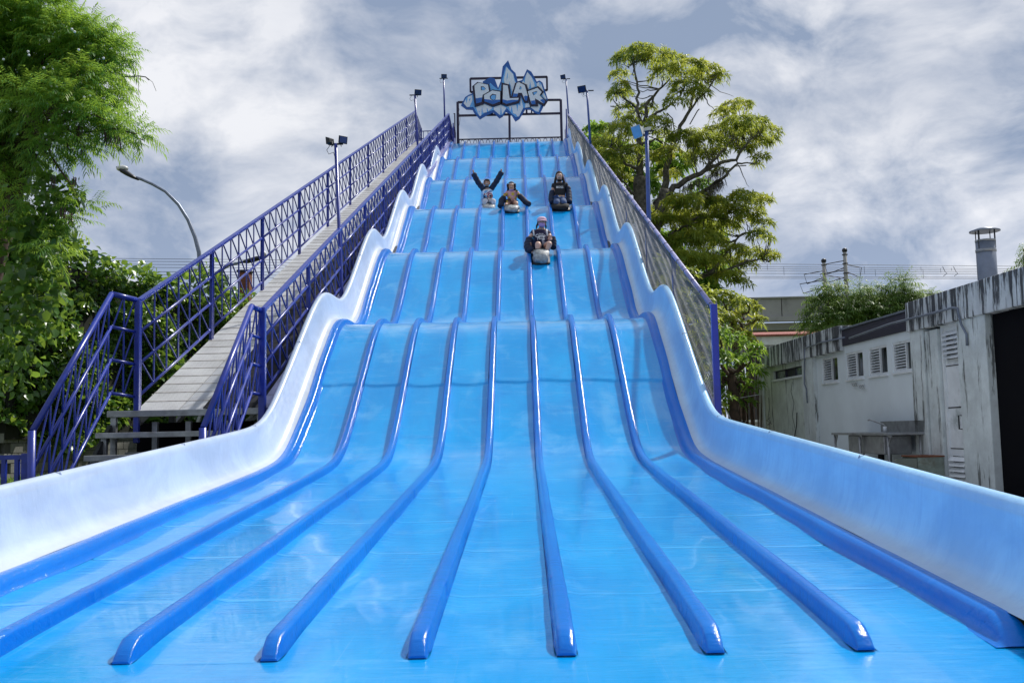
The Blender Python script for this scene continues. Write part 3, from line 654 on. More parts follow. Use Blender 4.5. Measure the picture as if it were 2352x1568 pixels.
whites = [[(285,1015),(330,935),(350,1020),(372,880),(462,848),(468,960),(405,1095),(355,1097)],
 [(1140,600),(1125,520),(1180,262),(1320,410),(1345,540),(1372,600),(1300,780),(1245,560),(1230,640)],
 [(1500,590),(1530,545),(1560,600),(1580,450),(1617,365),(1700,460),(1760,600),(1770,665),(1700,700),(1675,550),(1650,720),(1560,650)],
 [(1810,605),(1862,572),(1882,670),(1900,600),(1950,740),(1960,800),(2018,912),(2000,935),(1940,860),(1880,700),(1825,680)],
 [(540,1100),(600,1250),(625,1285),(655,1270),(668,1080),(690,1215),(770,1205),(770,1105),(805,1185),(890,1110),(840,1080),(720,1035),(640,1060)],
 [(915,1100),(1065,1045),(1180,1115),(1085,1250),(1065,1060),(1045,1260),(915,1150)],
 [(1190,1090),(1240,1100),(1260,1190),(1290,1070),(1320,1230),(1375,1240),(1410,1295),(1440,1288),(1530,1110),(1480,870),(1470,1080),(1430,1040),(1410,1190),(1385,1050),(1300,1060)],
 [(1570,1110),(1580,1015),(1640,1015),(1700,1110),(1780,1170),(1850,1195),(1890,1065),(1830,1010),(1840,1080),(1700,1085)]]
for q in whites: plate('ice_patch', q, M['s_white'], -.026, .009)
for q in [[(1185,545),(1190,440),(1212,370),(1205,470)], [(395,935),(432,905),(412,980)], [(620,1180),(600,1165),(610,1240)]]: plate('ice_crack', q, M['s_light'], -.033, .006)
letters = {
 'p': ([(465,670),(575,578),(825,632),(850,760),(690,850),(705,1040),(520,1098)], [(513,660),(590,598),(795,640),(818,775),(685,850),(660,1000),(550,1032)], [(540,925),(675,905),(660,1000),(550,1032)], [(645,672),(708,678),(752,725),(715,755),(650,755)]),
 'o': ([(690,850),(890,738),(1085,768),(1085,1035),(895,1095),(690,1010)], [(713,858),(885,760),(1050,785),(1045,990),(895,1047),(722,985)], [(718,940),(830,950),(895,972),(955,955),(1046,950),(1045,990),(895,1047),(722,985)], [(835,880),(888,830),(968,848),(952,950),(895,970),(840,930)]),
 'l': ([(1075,590),(1250,635),(1275,880),(1480,895),(1450,1015),(1185,1080),(1060,1040)], [(1112,640),(1208,658),(1248,922),(1437,915),(1420,978),(1185,1040),(1103,1005)], [(1105,945),(1200,970),(1300,955),(1428,955),(1420,978),(1185,1040),(1103,1005)], None),
 'a': ([(1280,880),(1360,605),(1440,562),(1605,635),(1640,760),(1640,1008),(1550,1008),(1480,850),(1465,895)], [(1305,893),(1395,605),(1440,585),(1562,650),(1622,850),(1610,970),(1568,970),(1505,812),(1425,805),(1405,890)], [(1305,893),(1330,820),(1420,830),(1405,890)], [(1445,735),(1465,670),(1495,690),(1490,732)]),
 'r': ([(1600,755),(1845,665),(1965,785),(1885,865),(2042,985),(1975,1088),(1835,1010),(1843,1083),(1672,1083)], [(1625,778),(1828,705),(1915,790),(1872,862),(1990,985),(1960,1035),(1775,920),(1788,1045),(1705,1047)], [(1690,975),(1775,965),(1788,1045),(1705,1047)], [(1718,800),(1815,770),(1825,793),(1745,865)])}
for k, (o_, i_, l_, c_) in letters.items():
    Lp = plate('letter', o_, M['s_ink'], -.075, .05)
    plate('letter_face', i_, M['s_white'], -.090, .015, Lp); plate('letter_shade', l_, M['s_mid'], -.096, .006, Lp)
    if c_:
        plate('letter_hole', c_, M['s_ink'], -.096, .006, Lp)
        cx = sum(p[0] for p in c_)/len(c_); cy = sum(p[1] for p in c_)/len(c_); plate('letter_hole', [(cx+(x-cx)*.78+6, cy+(y-cy)*.78+5) for x, y in c_], M['s_light'], -.101, .005, Lp)
plate('letter_shade', [(1545,890),(1580,865),(1622,880),(1610,970),(1568,970)], M['s_mid'], -.096, .006, sign)
plate('letter_shade', [(1880,960),(1935,935),(1990,985),(1960,1035)], M['s_mid'], -.096, .006, sign)
def fr(a, b, w=.085, Y=SY+.12): part('frame_tube', MB().bar(sg(*a, Y), sg(*b, Y), w, w, (0, 1, 0)), M['sign_steel'], sign)
fr((160,990), (172,2250), .11); fr((2315,940), (2345,2200), .11); fr((1242,1250), (1252,2230), .10)
fr((160,992), (420,990)); fr((2000,945), (2315,942)); fr((168,1272), (2330,1222)); fr((425,500), (2030,462)); fr((425,500), (430,780)); fr((2025,460), (2030,745))
fr((430,780), (520,778)); fr((1960,742), (2032,740)); fr((880,1190), (882,1262)); fr((1600,1120), (1602,1235)); fr((700,990), (705,1262), .06); fr((1700,700), (1705,1235), .06)
part('cable', MB().tube([sg(*p) for p in ((185,1110), (195,1140), (180,1200), (205,1270), (212,1340), (200,1420), (190,1480))], .008, 5), M['cable'], sign, True)
# railing along the top edge behind the lanes
tr = thing('hooped_railing', 'low dark railing with hoops along the top edge of the slide', 'railing', (0, 43.1, 13.5))
def c1(zx, zy, Y): return at((1600+.38265*zx)/1.7415, (150+.38265*zy)/1.7415, Y=Y)
part('top_rail', MB().bar(c1(620, 1068, 43.6), c1(1685, 1043, 43.6), .05, .05), M['sign_steel'], tr)
part('bottom_rail', MB().bar(c1(620, 1068, 43.6)-np.array((0, 0, .75)), c1(1685, 1043, 43.6)-np.array((0, 0, .75)), .05, .05), M['sign_steel'], tr)
a = c1(620, 1068, 43.6); b = c1(1685, 1043, 43.6)
for i in range(16):
    p = a+(b-a)*((i+.5)/16)
    part('hoop', MB().tube([p+np.array((math.cos(q)*.075, 0, -.12+.09*math.sin(q))) if q is not None else None for q in ()] or [p+np.array((-.09, 0, -.7)), p+np.array((-.075, 0, -.14)), p+np.array((-.05, 0, -.06)), p+np.array((0, 0, -.03)), p+np.array((.05, 0, -.06)), p+np.array((.075, 0, -.14)), p+np.array((.09, 0, -.7))], .013, 6), M['sign_steel'], tr, True)
    if i % 3 == 0: part('post', MB().box(p+np.array((-.14, 0, -.38)), (.035, .035, .75)), M['sign_steel'], tr)
for nm, X, lab in (('end_gate', -2.42, 'left'), ('end_gate', 2.55, 'right')):
    g_ = thing('guard_panel', 'narrow navy guard panel at the top %s corner of the slide' % lab, 'panel', (X, 42.9, 13.5))
    for Yq, zq in ((42.6, 15.0 if X > 0 else 14.5), (44.0, 14.5)): part('frame_post', MB().bar((X, Yq, 13.5), (X, Yq, zq), .05, .05, (0, 1, 0)), M['navy'], g_)
    part('sheet', MB().box((X, 43.3, 14.0), (.02, 1.4, .95)), M['navy'], g_)
gl = thing('hooked_post', 'thin hooked steel post beside the left leg of the sign frame', 'post', tuple(c1(575, 950, 43.2)))
part('post', MB().tube([c1(575, 1050, 43.2), c1(572, 795, 43.2), c1(560, 800, 43.2)], .03, 6), M['sign_steel'], gl)
bs = thing('level_railing', 'short level railing between walkway top and slide top', 'railing', tuple(at(995, 300, Y=44.4)))
aa, bb = at(962, 302, Y=44.4), at(1046, 299, Y=44.4)
for dz in (0, -.35, -.8): part('rail', MB().tube([aa+np.array((0, 0, dz)), bb+np.array((0, 0, dz))], .022, 6), M['navy'], bs)
for i in range(9): part('baluster', MB().bar(aa+(bb-aa)*i/8, aa+(bb-aa)*i/8-np.array((0, 0, .9)), .03, .03, (0, 1, 0)), M['navy'], bs)

# ------------------------------------------------------------------ concrete service building on the right
BX0 = 6.75; BS = -.0329                        # wall plane X = BX0 + BS*Y
def wallp(x, y, off=0.0):
    d = RN @ np.array([(x-1176)/2286.7, -(y-784)/2286.7, -1.0]); k = (BX0+off - EYE[0])/(d[0]-BS*d[1]); return EYE + d*k
def cz4(zx, zy): return ((2900+zx*.76519)/1.7415, (800+zy*.76519)/1.7415)
def wp4(zx, zy, off=0.0): p = wallp(*cz4(zx, zy), off); return float(p[1]), float(p[2])
bld = thing('service_building', 'low pale concrete building with black streaks, louvred windows and white door', 'building', (6.3, 14, 0))
def wbox(mb, y0, y1, z0, z1, front, depth):
    """box on the wall: front face `front` metres proud of the wall plane, `depth` thick"""
    vs = []
    for Y in (y0, y1):
        xf = BX0+BS*Y-front
        vs += [(xf, Y, z0), (xf+depth, Y, z0), (xf+depth, Y, z1), (xf, Y, z1)]
    return mb.add(vs, [(3, 2, 1, 0), (4, 5, 6, 7), (0, 1, 5, 4), (1, 2, 6, 5), (2, 3, 7, 6), (3, 0, 4, 7)])
YO = wp4(1400, 800)[0]; YN = 8.5; YF = wp4(184, 900)[0]
YD0, YD1 = wp4(1243, 800)[0], wp4(1135, 800)[0]          # door (near, far)
YC1 = wp4(1000, 900)[0]; YC2 = wp4(622, 760)[0]; YC3 = wp4(480, 900)[0]; YC4 = wp4(418, 900)[0]
print('building', YO, YD0, YD1, YC1, YC2, YC3, YC4, YF)
# openings: windows and door
wins = [((505, 830), (587, 822), (512, 958)), ((630, 798), (719, 788), (637, 938)), ((748, 778), (845, 763), (753, 923)), ((873, 750), (990, 733), (880, 906))]
WN = []
for a, b, c in wins:
    y1, zt_ = wp4(*a); y0, _ = wp4(*b); _, zb = wp4(*c); WN.append((y0, y1, zb, zt_))
zb_ = sum(w[2] for w in WN)/4; zt2 = sum(w[3] for w in WN)/4; WN = [(a, b, zb_, zt2) for a, b, _, _ in WN]
print('windows', WN)
mw = MB()
wbox(mw, YC1, YC3+.35, 0, zb_, 0, .16); wbox(mw, YC1, YC3+.35, zt2, 2.42, 0, .16)
edges = sorted([YC1]+[v for w in WN for v in w[:2]]+[YC3+.35])
for i in range(0, len(edges)-1, 2):
    if edges[i+1]-edges[i] > .01: wbox(mw, edges[i], edges[i+1], zb_, zt2, 0, .16)
part('wall', mw, M['plaster'], bld)
wy0, wz1 = wp4(415, 830); wy1, wz0 = wp4(258, 938)
wz1 = 2.20; 
mo = MB(); wbox(mo, YC4, YF, 0, wz0-.02, .02, .16); wbox(mo, wy1, YF, wz0-.02, wz1, .02, .16); wbox(mo, YC4, YF, wz1, 2.4, .02, .16)
part('wall', mo, M['plaster_old'], bld)
part('window_ledge', wbox(MB(), YC4+.02, wy1+.02, wz0-.05, wz0-.01, .06, .10), M['white_paint'], bld)
o = part('high_window', wbox(MB(), YC4+.03, wy1, wz0, wz1-.005, -.06, .02), M['fascia_dark'], bld)
nP = 3
for i in range(nP):
    ya = YC4+.05+(wy1-YC4-.1)*i/nP; yb = YC4+.05+(wy1-YC4-.1)*(i+1)/nP-.05
    if i != 1: part('pane', wbox(MB(), ya, yb, wz0+.02, wz1-.03, -.045, .01), simple('grimy_glass', (.22, .27, .27), .25, 0, .5, 7, 0, dirt=(.05, .07, .07)), o)
    part('frame', wbox(MB(), yb, yb+.05, wz0, wz1-.01, -.02, .05), M['fascia_dark'], o)
def col(y0, y1, z1=2.36, fr_=.06): return part('column', wbox(MB(), y0, y1, 0, z1, fr_, .25), M['conc'], bld, bevel=.012)
col(YF-.35, YF+.05); col(YC3+.0, YC4-.02, 2.36, .07)
col(YD1+.42, YC1-.02, 2.36, .08); col(YD1+.03, YD1+.40, 2.30, .05); col(YO, YD0-.02, 2.36, .08)
part('wall', wbox(MB(), YN, YO, 2.05, 2.36, -.3, .2), M['conc'], bld)
# door with louvres
dz1 = wp4(1130, 652)[1]; dz0 = .06
dr = part('door', wbox(MB(), YD0, YD1, dz0, dz1, -.03, .05), M['white_paint'], bld)
part('door_frame', wbox(wbox(wbox(MB(), YD0-.015, YD0+.03, dz0, dz1, .0, .04), YD1-.03, YD1+.015, dz0, dz1, .0, .04), YD0, YD1, dz1-.05, dz1+.01, .002, .045), M['white_paint'], dr)
pa = wp4(1140, 870)[1]; pb = wp4(1163, 1085)[1]; pc = wp4(1168, 1297)[1]
for z_, h_ in ((pa, .012), (pb, .016), (pc, .012)): part('groove', wbox(MB(), YD0+.03, YD1-.03, z_-h_/2, z_+h_/2, -.026, .006), M['black'], dr)
def louvre(parent, y0, y1, z0, z1, n, inset, m):
    part('dark_backing', wbox(MB(), y0, y1, z0, z1, inset-.075, .01), M['black'], parent)
    p = (z1-z0)/n
    for i in range(n):
        zc_ = z0+p*(i+.5); vs = []
        for Y in (y0, y1):
            x = BX0+BS*Y-inset
            vs += [(x-.004, Y, zc_-p*.42), (x+.006, Y, zc_-p*.47), (x+.055, Y, zc_+p*.30), (x+.045, Y, zc_+p*.35)]
        part('slat', MB().add(vs, [(3, 2, 1, 0), (4, 5, 6, 7), (0, 1, 5, 4), (1, 2, 6, 5), (2, 3, 7, 6), (3, 0, 4, 7)]), m, parent)
louvre(dr, YD0+.07, YD1-.08, wp4(1150, 835)[1], wp4(1145, 690)[1], 6, .045, M['white_paint'])
louvre(dr, YD0+.07, YD1-.08, dz0+.05, wp4(1172, 1335)[1], 6, .045, M['white_paint'])
hy, hz_ = wp4(1258, 1160); part('handle', MB().tube([(BX0+BS*hy-.03-q, hy+.02, hz_+dz) for q, dz in ((0, -.09), (.05, -.09), (.05, .09), (0, .09))], .010, 6), M['dark_metal'], dr)
for (y0, y1, z0, z1) in WN:
    w = part('window', wbox(wbox(wbox(wbox(wbox(MB(), y0, y0+.035, z0, z1, -.01, .05), y1-.035, y1, z0, z1, -.01, .05), y0+.035, y1-.035, z1-.035, z1, -.01, .05), y0+.035, y1-.035, z0, z0+.035, -.01, .05), y0+(y1-y0)*.40, y0+(y1-y0)*.40+.035, z0+.035, z1-.035, -.01, .05), M['white_paint'], bld)
    ym = y0+(y1-y0)*.40
    part('pane', wbox(MB(), y0+.035, ym, z0+.035, z1-.035, -.04, .01), M['glass'], w)
    louvre(w, ym+.035, y1-.035, z0+.035, z1-.035, 9, -.012, M['white_paint'])
    part('sill', wbox(MB(), y0-.02, y1+.02, z0-.03, z0-.002, .03, .08), M['white_paint'], w)
# parapets, flashing, pipe
part('fascia', wbox(MB(), YN, YC1-.01, 2.33, 2.77, .12, .30), M['conc_top'], bld, bevel=.015)
part('fascia', wbox(MB(), YC2, YF+.08, 2.30, 2.75, .10, .30), M['conc_top'], bld, bevel=.015)
part('flashing', wbox(MB(), YC1-.02, YC2+.02, 2.38, 2.66, .03, .12), M['fascia_dark'], bld)
part('flashing_edge', wbox(MB(), YC1-.02, YC2+.02, 2.662, 2.69, .06, .15), M['flue'], bld)
part('roof', wbox(MB(), YN, YF+.08, 2.36, 2.44, -.2, 6.0), M['conc_far'], bld)
part('back_wall', wbox(MB(), YN, YF+.05, 0, 2.36, -5.9, .2), M['conc_far'], bld)
part('end_wall', MB().box((BX0+BS*YF+3.1, YF, 1.2), (6, .16, 2.4)), M['conc'], bld)
part('end_wall', MB().box((BX0+BS*YN+3.1, YN, 1.2), (6, .16, 2.4)), M['conc'], bld)
part('parapet', wbox(MB(), YN, YC1-.01, 2.442, 2.75, -5.7, .2), M['conc_top'], bld)
part('dark_screen', wbox(MB(), YN, YO-.01, 0, 2.33, -.02, .03), M['black'], bld)
def wpt(zx, zy, off): p = wallp(*cz4(zx, zy), -off); return tuple(p)
pp = [wpt(650, 722, .14), wpt(760, 683, .15), wpt(860, 648, .16), wpt(970, 620, .17), wpt(1090, 590, .17), wpt(1190, 562, .17), wpt(1215, 565, .16), wpt(1222, 600, .15), wpt(1235, 650, .12), wpt(1262, 700, .11), wpt(1265, 760, .10)]
part('gutter_pipe', MB().tube(pp, .017, 8), M['flue'], bld, True)
pp = [wpt(418, 775, .13), wpt(500, 745, .13), wpt(625, 718, .13)]
part('gutter_pipe', MB().tube(pp, .014, 8), M['flue'], bld, True)
part('drain_pipe', MB().tube([wpt(418, 778, .10), wpt(415, 850, .10), wpt(415, 960, .10), wpt(424, 985, .10), wpt(430, 1060, .10)], .014, 8), M['flue'], bld, True)
part('wall_cable', MB().tube([wpt(352, 950, .03), wpt(345, 1000, .03), wpt(360, 1060, .03), wpt(352, 1130, .03), wpt(366, 1190, .03)], .004, 5), M['cable'], bld, True)
part('wall_cable', MB().tube([wpt(228, 1030, .07), wpt(232, 1090, .07), wpt(225, 1140, .08), wpt(240, 1160, .09), wpt(222, 1175, .08), wpt(245, 1170, .09), wpt(218, 1150, .08), wpt(236, 1135, .09)], .006, 5), M['cable'], bld, True)
part('conduit', MB().tube([wpt(376, 1110, .05), wpt(374, 1180, .06), wpt(364, 1235, .06)], .012, 6), M['cable'], bld, True)
for q in ((674, 958), (710, 968)):
    part('hook_rail', MB().tube([wpt(q[0]-14, q[1]-2, .02), wpt(q[0]+14, q[1]-6, .02)], .008, 5), M['white_paint'], bld)
    for dx in (-10, 0, 10): part('hook', MB().tube([wpt(q[0]+dx, q[1]-3, .02), wpt(q[0]+dx+3, q[1]+12, .03), wpt(q[0]+dx+9, q[1]+14, .05)], .006, 5), M['steel'], bld)
# flue with rain cap
ctop = at(2263, 552, Y=14.0); r_f = .132
fl_ = part('flue', MB().tube([(ctop[0], 14.0, 2.3), (ctop[0], 14.0, float(ctop[2]))], r_f, 20), M['flue'], bld, True)
part('flue_band', MB().tube([(ctop[0], 14.0, ctop[2]-.17), (ctop[0], 14.0, ctop[2]-.13)], r_f+.006, 20), M['steel'], fl_, True)
part('flue_band', MB().tube([(ctop[0], 14.0, ctop[2]-.02), (ctop[0], 14.0, ctop[2]+.004)], r_f+.005, 20), M['steel'], fl_, True)
zc1 = ctop[2]+.135
cap = MB(); cap.loft([[(ctop[0]+r*math.cos(2*math.pi*k/24), 14+r*math.sin(2*math.pi*k/24), z) for k in range(24)] for r, z in ((.002, zc1+.055), (.08, zc1+.045), (.205, zc1+.002), (.205, zc1-.012), (.08, zc1+.02), (.002, zc1+.03))], closed=True)
part('rain_cap', cap, M['flue'], fl_, True)
for k, w_ in ((2.4, .012), (3.6, .025), (5.6, .02), (0.6, .012)):
    p = (ctop[0]+.127*math.cos(k), 14+.127*math.sin(k)); part('cap_strut', MB().bar((p[0], p[1], ctop[2]-.12), (p[0], p[1], zc1+.02), w_, .006, (0, 1, 0)), M['dark_metal'], fl_)

# sink table
ty1, tz = wp4(533, 1210); sk = thing('utility_sink', 'stainless steel sink table with tap standing against the plaster wall', 'sink', (5.9, 15.6, 0))
def cabp(zx, zy, off): p = wallp(*cz4(zx, zy), -off); return p
A = cabp(555, 1211, .62); Bp = cabp(845, 1211, .62); ztop = .86
yF, yN_ = float(A[1]), float(Bp[1]); print('sink', A, Bp)
def wx(Y, off): return BX0+BS*Y-off
wbox_ = lambda y0, y1, z0, z1, fr_, dp: wbox(MB(), y0, y1, z0, z1, fr_, dp)
part('table_top', wbox_(yN_, yF, ztop-.035, ztop, .62, .56), M['steel'], sk, bevel=.004)
part('splashback', wbox_(yN_, yF-.75, ztop+.001, ztop+.17, .08, .03), M['steel'], sk)
bw = part('basin', wbox(MB(), yN_+.35, yF-.55, ztop-.32, ztop-.036, .54, .42), M['steel'], sk, bevel=.02)
for Y in (yN_+.06, (yN_+yF)/2, yF-.06):
    for off in (.58, .12): part('leg', MB().tube([(wx(Y, off), Y, 0), (wx(Y, off), Y, ztop-.036)], .02, 8), M['steel'], sk, True)
    part('leg_brace', MB().bar((wx(Y, .58), Y+.02, ztop-.05), (wx(Y, .58), Y-.12, ztop-.05), .02, .03).bar((wx(Y, .58), Y, ztop-.2), (wx(Y, .58), Y-.13, ztop-.05), .015, .02), M['steel'], sk)
part('drain', MB().tube([(wx(15.4, .35), 15.4, ztop-.32), (wx(15.4, .35), 15.4, ztop-.44), (wx(15.4, .35), 15.4, ztop-.46), (wx(15.4, .35), 15.4, ztop-.60)], [.05, .05, .025, .025], 8), M['cable'], sk, True)
ym = (yN_+yF)/2-.1
part('tap', MB().tube([(wx(ym, .22), ym, ztop), (wx(ym, .22), ym, ztop+.10), (wx(ym, .24), ym, ztop+.12), (wx(ym, .36), ym+.25, ztop+.20), (wx(ym, .38), ym+.28, ztop+.19)], .012, 8), M['steel'], sk, True)
part('tap_body', MB().tube([(wx(ym, .22), ym, ztop), (wx(ym, .22), ym, ztop+.09)], .03, 10), M['white_paint'], sk, True)
part('waste_pipe', MB().tube([(wx(15.1, .3), 15.1, .28), (wx(14.6, .2), 14.6, .26), (wx(14.6, .2), 14.6, .02)], .022, 8), M['steel'], sk, True)
# rusty open cabinet and low kerb
p = cabp(950, 1308, .35); q = cabp(1015, 1308, .35); cb = thing('metal_cabinet', 'small grey-green metal cabinet with rusty top standing by the column', 'cabinet', (float(q[0]), float(q[1]), 0))
y1c, y0c = float(p[1]), float(q[1])-.1; zc2 = .52
part('case', wbox(wbox(wbox(wbox(MB(), y0c, y0c+.02, 0, zc2, .42, .36), y1c-.02, y1c, 0, zc2, .42, .36), y0c+.02, y1c-.02, 0, .02, .42, .36), y0c+.02, y1c-.02, .02, zc2, .08, .02), simple('grey_green_metal', (.27, .32, .27), .6, .1, .3, 6, 0, dirt=(.16, .13, .09)), cb)
part('top', wbox_(y0c-.01, y1c+.01, zc2+.001, zc2+.02, .43, .38), M['rust'], cb)
part('door', wbox_(y0c+.0, y0c+.03, .03, zc2-.01, .72, .29), simple('olive_door', (.20, .22, .18), .6), cb)
part('plinth', wbox_(y1c+.05, y1c+1.2, 0, .18, .45, .4), M['conc'], bld)

# ------------------------------------------------------------------ foliage helpers
def frames(d):
    """unit vectors d (N,3) -> side vectors"""
    up_ = np.array([0, 0, 1.0]); s = np.cross(d, up_); n = np.linalg.norm(s, axis=1, keepdims=True); s = np.where(n < .05, np.array([1.0, 0, 0]), s/np.maximum(n, 1e-6)); return s
def unit(v): return v/np.maximum(np.linalg.norm(v, axis=-1, keepdims=True), 1e-9)
def blades(P, d, L, w, droop, roll=0.0, fold=.0):
    """N leaves: base P, direction d, length L, width w; 6 verts, 4 tris... as two quads"""
    N = len(P); d = unit(d); s = frames(d); n = np.cross(s, d)
    if np.ndim(roll) or roll: 
        r = np.broadcast_to(np.asarray(roll, float), (N,))[:, None]; s, n = s*np.cos(r)+n*np.sin(r), n*np.cos(r)-s*np.sin(r)
    L = np.broadcast_to(np.asarray(L, float), (N,))[:, None]; w = np.broadcast_to(np.asarray(w, float), (N,))[:, None]
    dr = np.broadcast_to(np.asarray(droop, float), (N,))[:, None]; z = np.array([0, 0, -1.0])
    mid = P+d*L*.5+z*dr*L*.28; tip = P+d*L+z*dr*L
    V = np.stack([P, mid-s*w*.5+n*w*fold, mid, mid+s*w*.5+n*w*fold, tip], 1)
    F = np.array([[0, 2, 1], [0, 3, 2], [1, 2, 4], [2, 3, 4]])
    return V.reshape(-1, 3), (F[None]+np.arange(N)[:, None, None]*5).reshape(-1, 3)
def strips(P, d, L, w, droop):
    """N narrow drooping blades, 2 segments, 6 verts"""
    N = len(P); d = unit(d); s = frames(d); L = np.broadcast_to(np.asarray(L, float), (N,))[:, None]; z = np.array([0, 0, -1.0])
    dr = np.broadcast_to(np.asarray(droop, float), (N,))[:, None]
    a = P; b = P+d*L*.5+z*dr*L*.2; c = P+d*L*.85+z*dr*L*.9
    V = np.stack([a-s*w*.35, a+s*w*.35, b-s*w*.5, b+s*w*.5, c], 1)
    F = np.array([[0, 1, 3], [0, 3, 2], [2, 3, 4]])
    return V.reshape(-1, 3), (F[None]+np.arange(N)[:, None, None]*5).reshape(-1, 3)
def limb(mb, pts, r0, r1, wig=.03, n=7):
    P = [np.array(p, float) for p in pts]; out_ = []
    for i in range(len(P)-1):
        for q in range(4): out_.append(P[i]+(P[i+1]-P[i])*q/4 + rng.normal(0, wig, 3)*(i+q > 0))
    out_.append(P[-1]); N = len(out_); mb.tube(out_, [r0+(r1-r0)*(i/(N-1))**.8 for i in range(N)], n); return out_
def shell_pts(c, r, N, flat=.6, upper=.35):
    u = unit(rng.normal(0, 1, (N, 3))); u[:, 2] = np.where(u[:, 2] < -upper, -u[:, 2], u[:, 2])
    k = rng.uniform(.45, 1.0, (N, 1))**.6; lump = 1+.22*np.sin(u[:, :1]*5+c[0]*3)*np.cos(u[:, 1:2]*6+c[1])
    return c + u*k*lump*r*np.array([1, 1, flat]), u

def feather_tree(root, clumps, M_, name='crown', dens=1.0, size=1.0, pin=12, hang=.55, var0=0.0, spread=.35):
    """bipinnate drooping foliage; clumps: (centre, radius)"""
    VV, FF, AA, off = [], [], [], 0
    for c, r in clumps:
        N = int(dens*95*(r/.6)**2); P, u = shell_pts(np.array(c), r, N, .8, .5)
        d = unit(u*np.array([1, 1, .5])+rng.normal(0, spread, (N, 3))+np.array([0, 0, .15])); L = size*rng.uniform(.26, .46, N)
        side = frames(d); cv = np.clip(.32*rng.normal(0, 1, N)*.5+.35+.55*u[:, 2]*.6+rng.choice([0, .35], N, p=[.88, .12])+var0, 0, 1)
        for j in range(pin):
            f = (j//2+1)/(pin/2); sg_ = 1 if j % 2 else -1
            p = P+d*L[:, None]*f+np.array([0, 0, -1.0])*(L*f*f*hang)[:, None]
            dd = unit(side*sg_*(1.0-.35*f)+d*(.45+.4*f)+np.array([0, 0, -.2-hang*.7*f])+rng.normal(0, .12, (N, 3)))
            V, F = strips(p, dd, L*.50*(1-.25*f), .024*size, .25+hang*.7); VV.append(V); FF.append(F+off); AA.append(np.repeat(cv, 5)); off += len(V)
        # the stalk
        tip = unit(d+np.array([0, 0, -hang])); V, F = strips(P, tip, L, .012*size, .2); VV.append(V); FF.append(F+off); AA.append(np.repeat(cv*.5, 5)); off += len(V)
    return npmesh(name, np.concatenate(VV), np.concatenate(FF), M_, root, np.concatenate(AA))
def rosette_tree(root, clumps, M_, name='crown', dens=1.0, L0=.26, w0=.055, flat=.5, nl=9, var0=0.0, minN=10):
    VV, FF, AA, off = [], [], [], 0
    for c, r in clumps:
        N = max(minN, int(dens*70*(r/.8)**2)); P, u = shell_pts(np.array(c), r, N, flat, .25)
        ax = unit(u*np.array([.8, .8, .5])+np.array([0, 0, .55])+rng.normal(0, .25, (N, 3))); s = frames(ax); t2 = np.cross(s, ax)
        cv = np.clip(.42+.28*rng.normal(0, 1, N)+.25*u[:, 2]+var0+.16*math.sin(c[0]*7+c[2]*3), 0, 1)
        for j in range(nl):
            a = 2*math.pi*j/nl+rng.uniform(0, 1.2, N); a = a[:, None]
            dd = unit(s*np.cos(a)+t2*np.sin(a)+ax*rng.uniform(-.1, .7, (N, 1)))
            V, F = blades(P, dd, L0*rng.uniform(.65, 1.15, N), w0, rng.uniform(.15, .6, N), rng.normal(0, .4, N), .25)
            VV.append(V); FF.append(F+off); AA.append(np.repeat(cv, 5)); off += len(V)
    return npmesh(name, np.concatenate(VV), np.concatenate(FF), M_, root, np.concatenate(AA))
def leaf_cloud(P, out_dir, L, w, spread=.6, down=.6):
    N = len(P); d = unit(out_dir*.55+np.array([0, 0, -down])+rng.normal(0, spread, (N, 3)))
    d = unit(d); s = frames(d); n = unit(out_dir*.8+rng.normal(0, .45, (N, 3))); s = unit(np.cross(d, n)); n = np.cross(s, d)
    L = L[:, None]; w = w[:, None]; k = np.array([0, 0, 0])
    a = P; b1 = P+d*L*.30-s*w*.5+n*w*.10; b2 = P+d*L*.30+s*w*.5+n*w*.10; c1_ = P+d*L*.68-s*w*.34+n*w*.05; c2_ = P+d*L*.68+s*w*.34+n*w*.05; m1 = P+d*L*.45; tip = P+d*L*1.0-n*w*.15
    V = np.stack([a, b1, m1, b2, c1_, c2_, tip], 1); F = np.array([[0, 2, 1], [0, 3, 2], [1, 2, 4], [2, 3, 5], [4, 2, 6], [2, 5, 6]])
    return V.reshape(-1, 3), (F[None]+np.arange(N)[:, None, None]*7).reshape(-1, 3)

# ------------------------------------------------------------------ block wall with creeper, left
HA = np.array([-9.9, 19.5]); HB2 = np.array([-7.2, 31.0]); hd_ = (HB2-HA)/np.linalg.norm(HB2-HA); hn = np.array([hd_[1], -hd_[0]])   # faces the slide
HA2 = HA-hd_*0.0
# the wall has a face towards the camera (x- side) and one running away beside the walkway
WL = np.array([-16.0, 19.3])
bw_ = thing('block_wall', 'grey concrete block wall under the creeper at the left edge', 'wall', (-9.9, 19.5, 0))
part('core', MB().bar((WL[0], WL[1]+.12, 1.1), (HA[0], HA[1]+.12, 1.1), .17, 2.2).bar((HA[0], HA[1]+.1, 1.9), (HB2[0], HB2[1], 1.9), .2, 3.8), M['mortar'], bw_)
bmesh_block = MB().box((0, 0, 0), (.385, .16, .187)).mesh('block', M['block'])
wd = (HA-WL)/np.linalg.norm(HA-WL)
for row in range(9):
    for i in range(15):
        s = 6.05-i*.40-(.2 if row % 2 else 0)
        p = WL+wd*s; jj = rnd.uniform(-.006, .006)
        inst('block', bmesh_block, (p[0], p[1]+.03+jj, .28+row*.2), bw_, (0, 0, math.atan2(wd[1], wd[0])+rnd.uniform(-.008, .008)))
ang_h = math.atan2(hd_[1], hd_[0])
for row in range(7):
    for i in range(14):
        p = HA+hd_*(.22+i*.40+(.2 if row % 2 else 0))
        inst('block', bmesh_block, (p[0]+.035, p[1], .28+row*.2), bw_, (0, 0, ang_h))
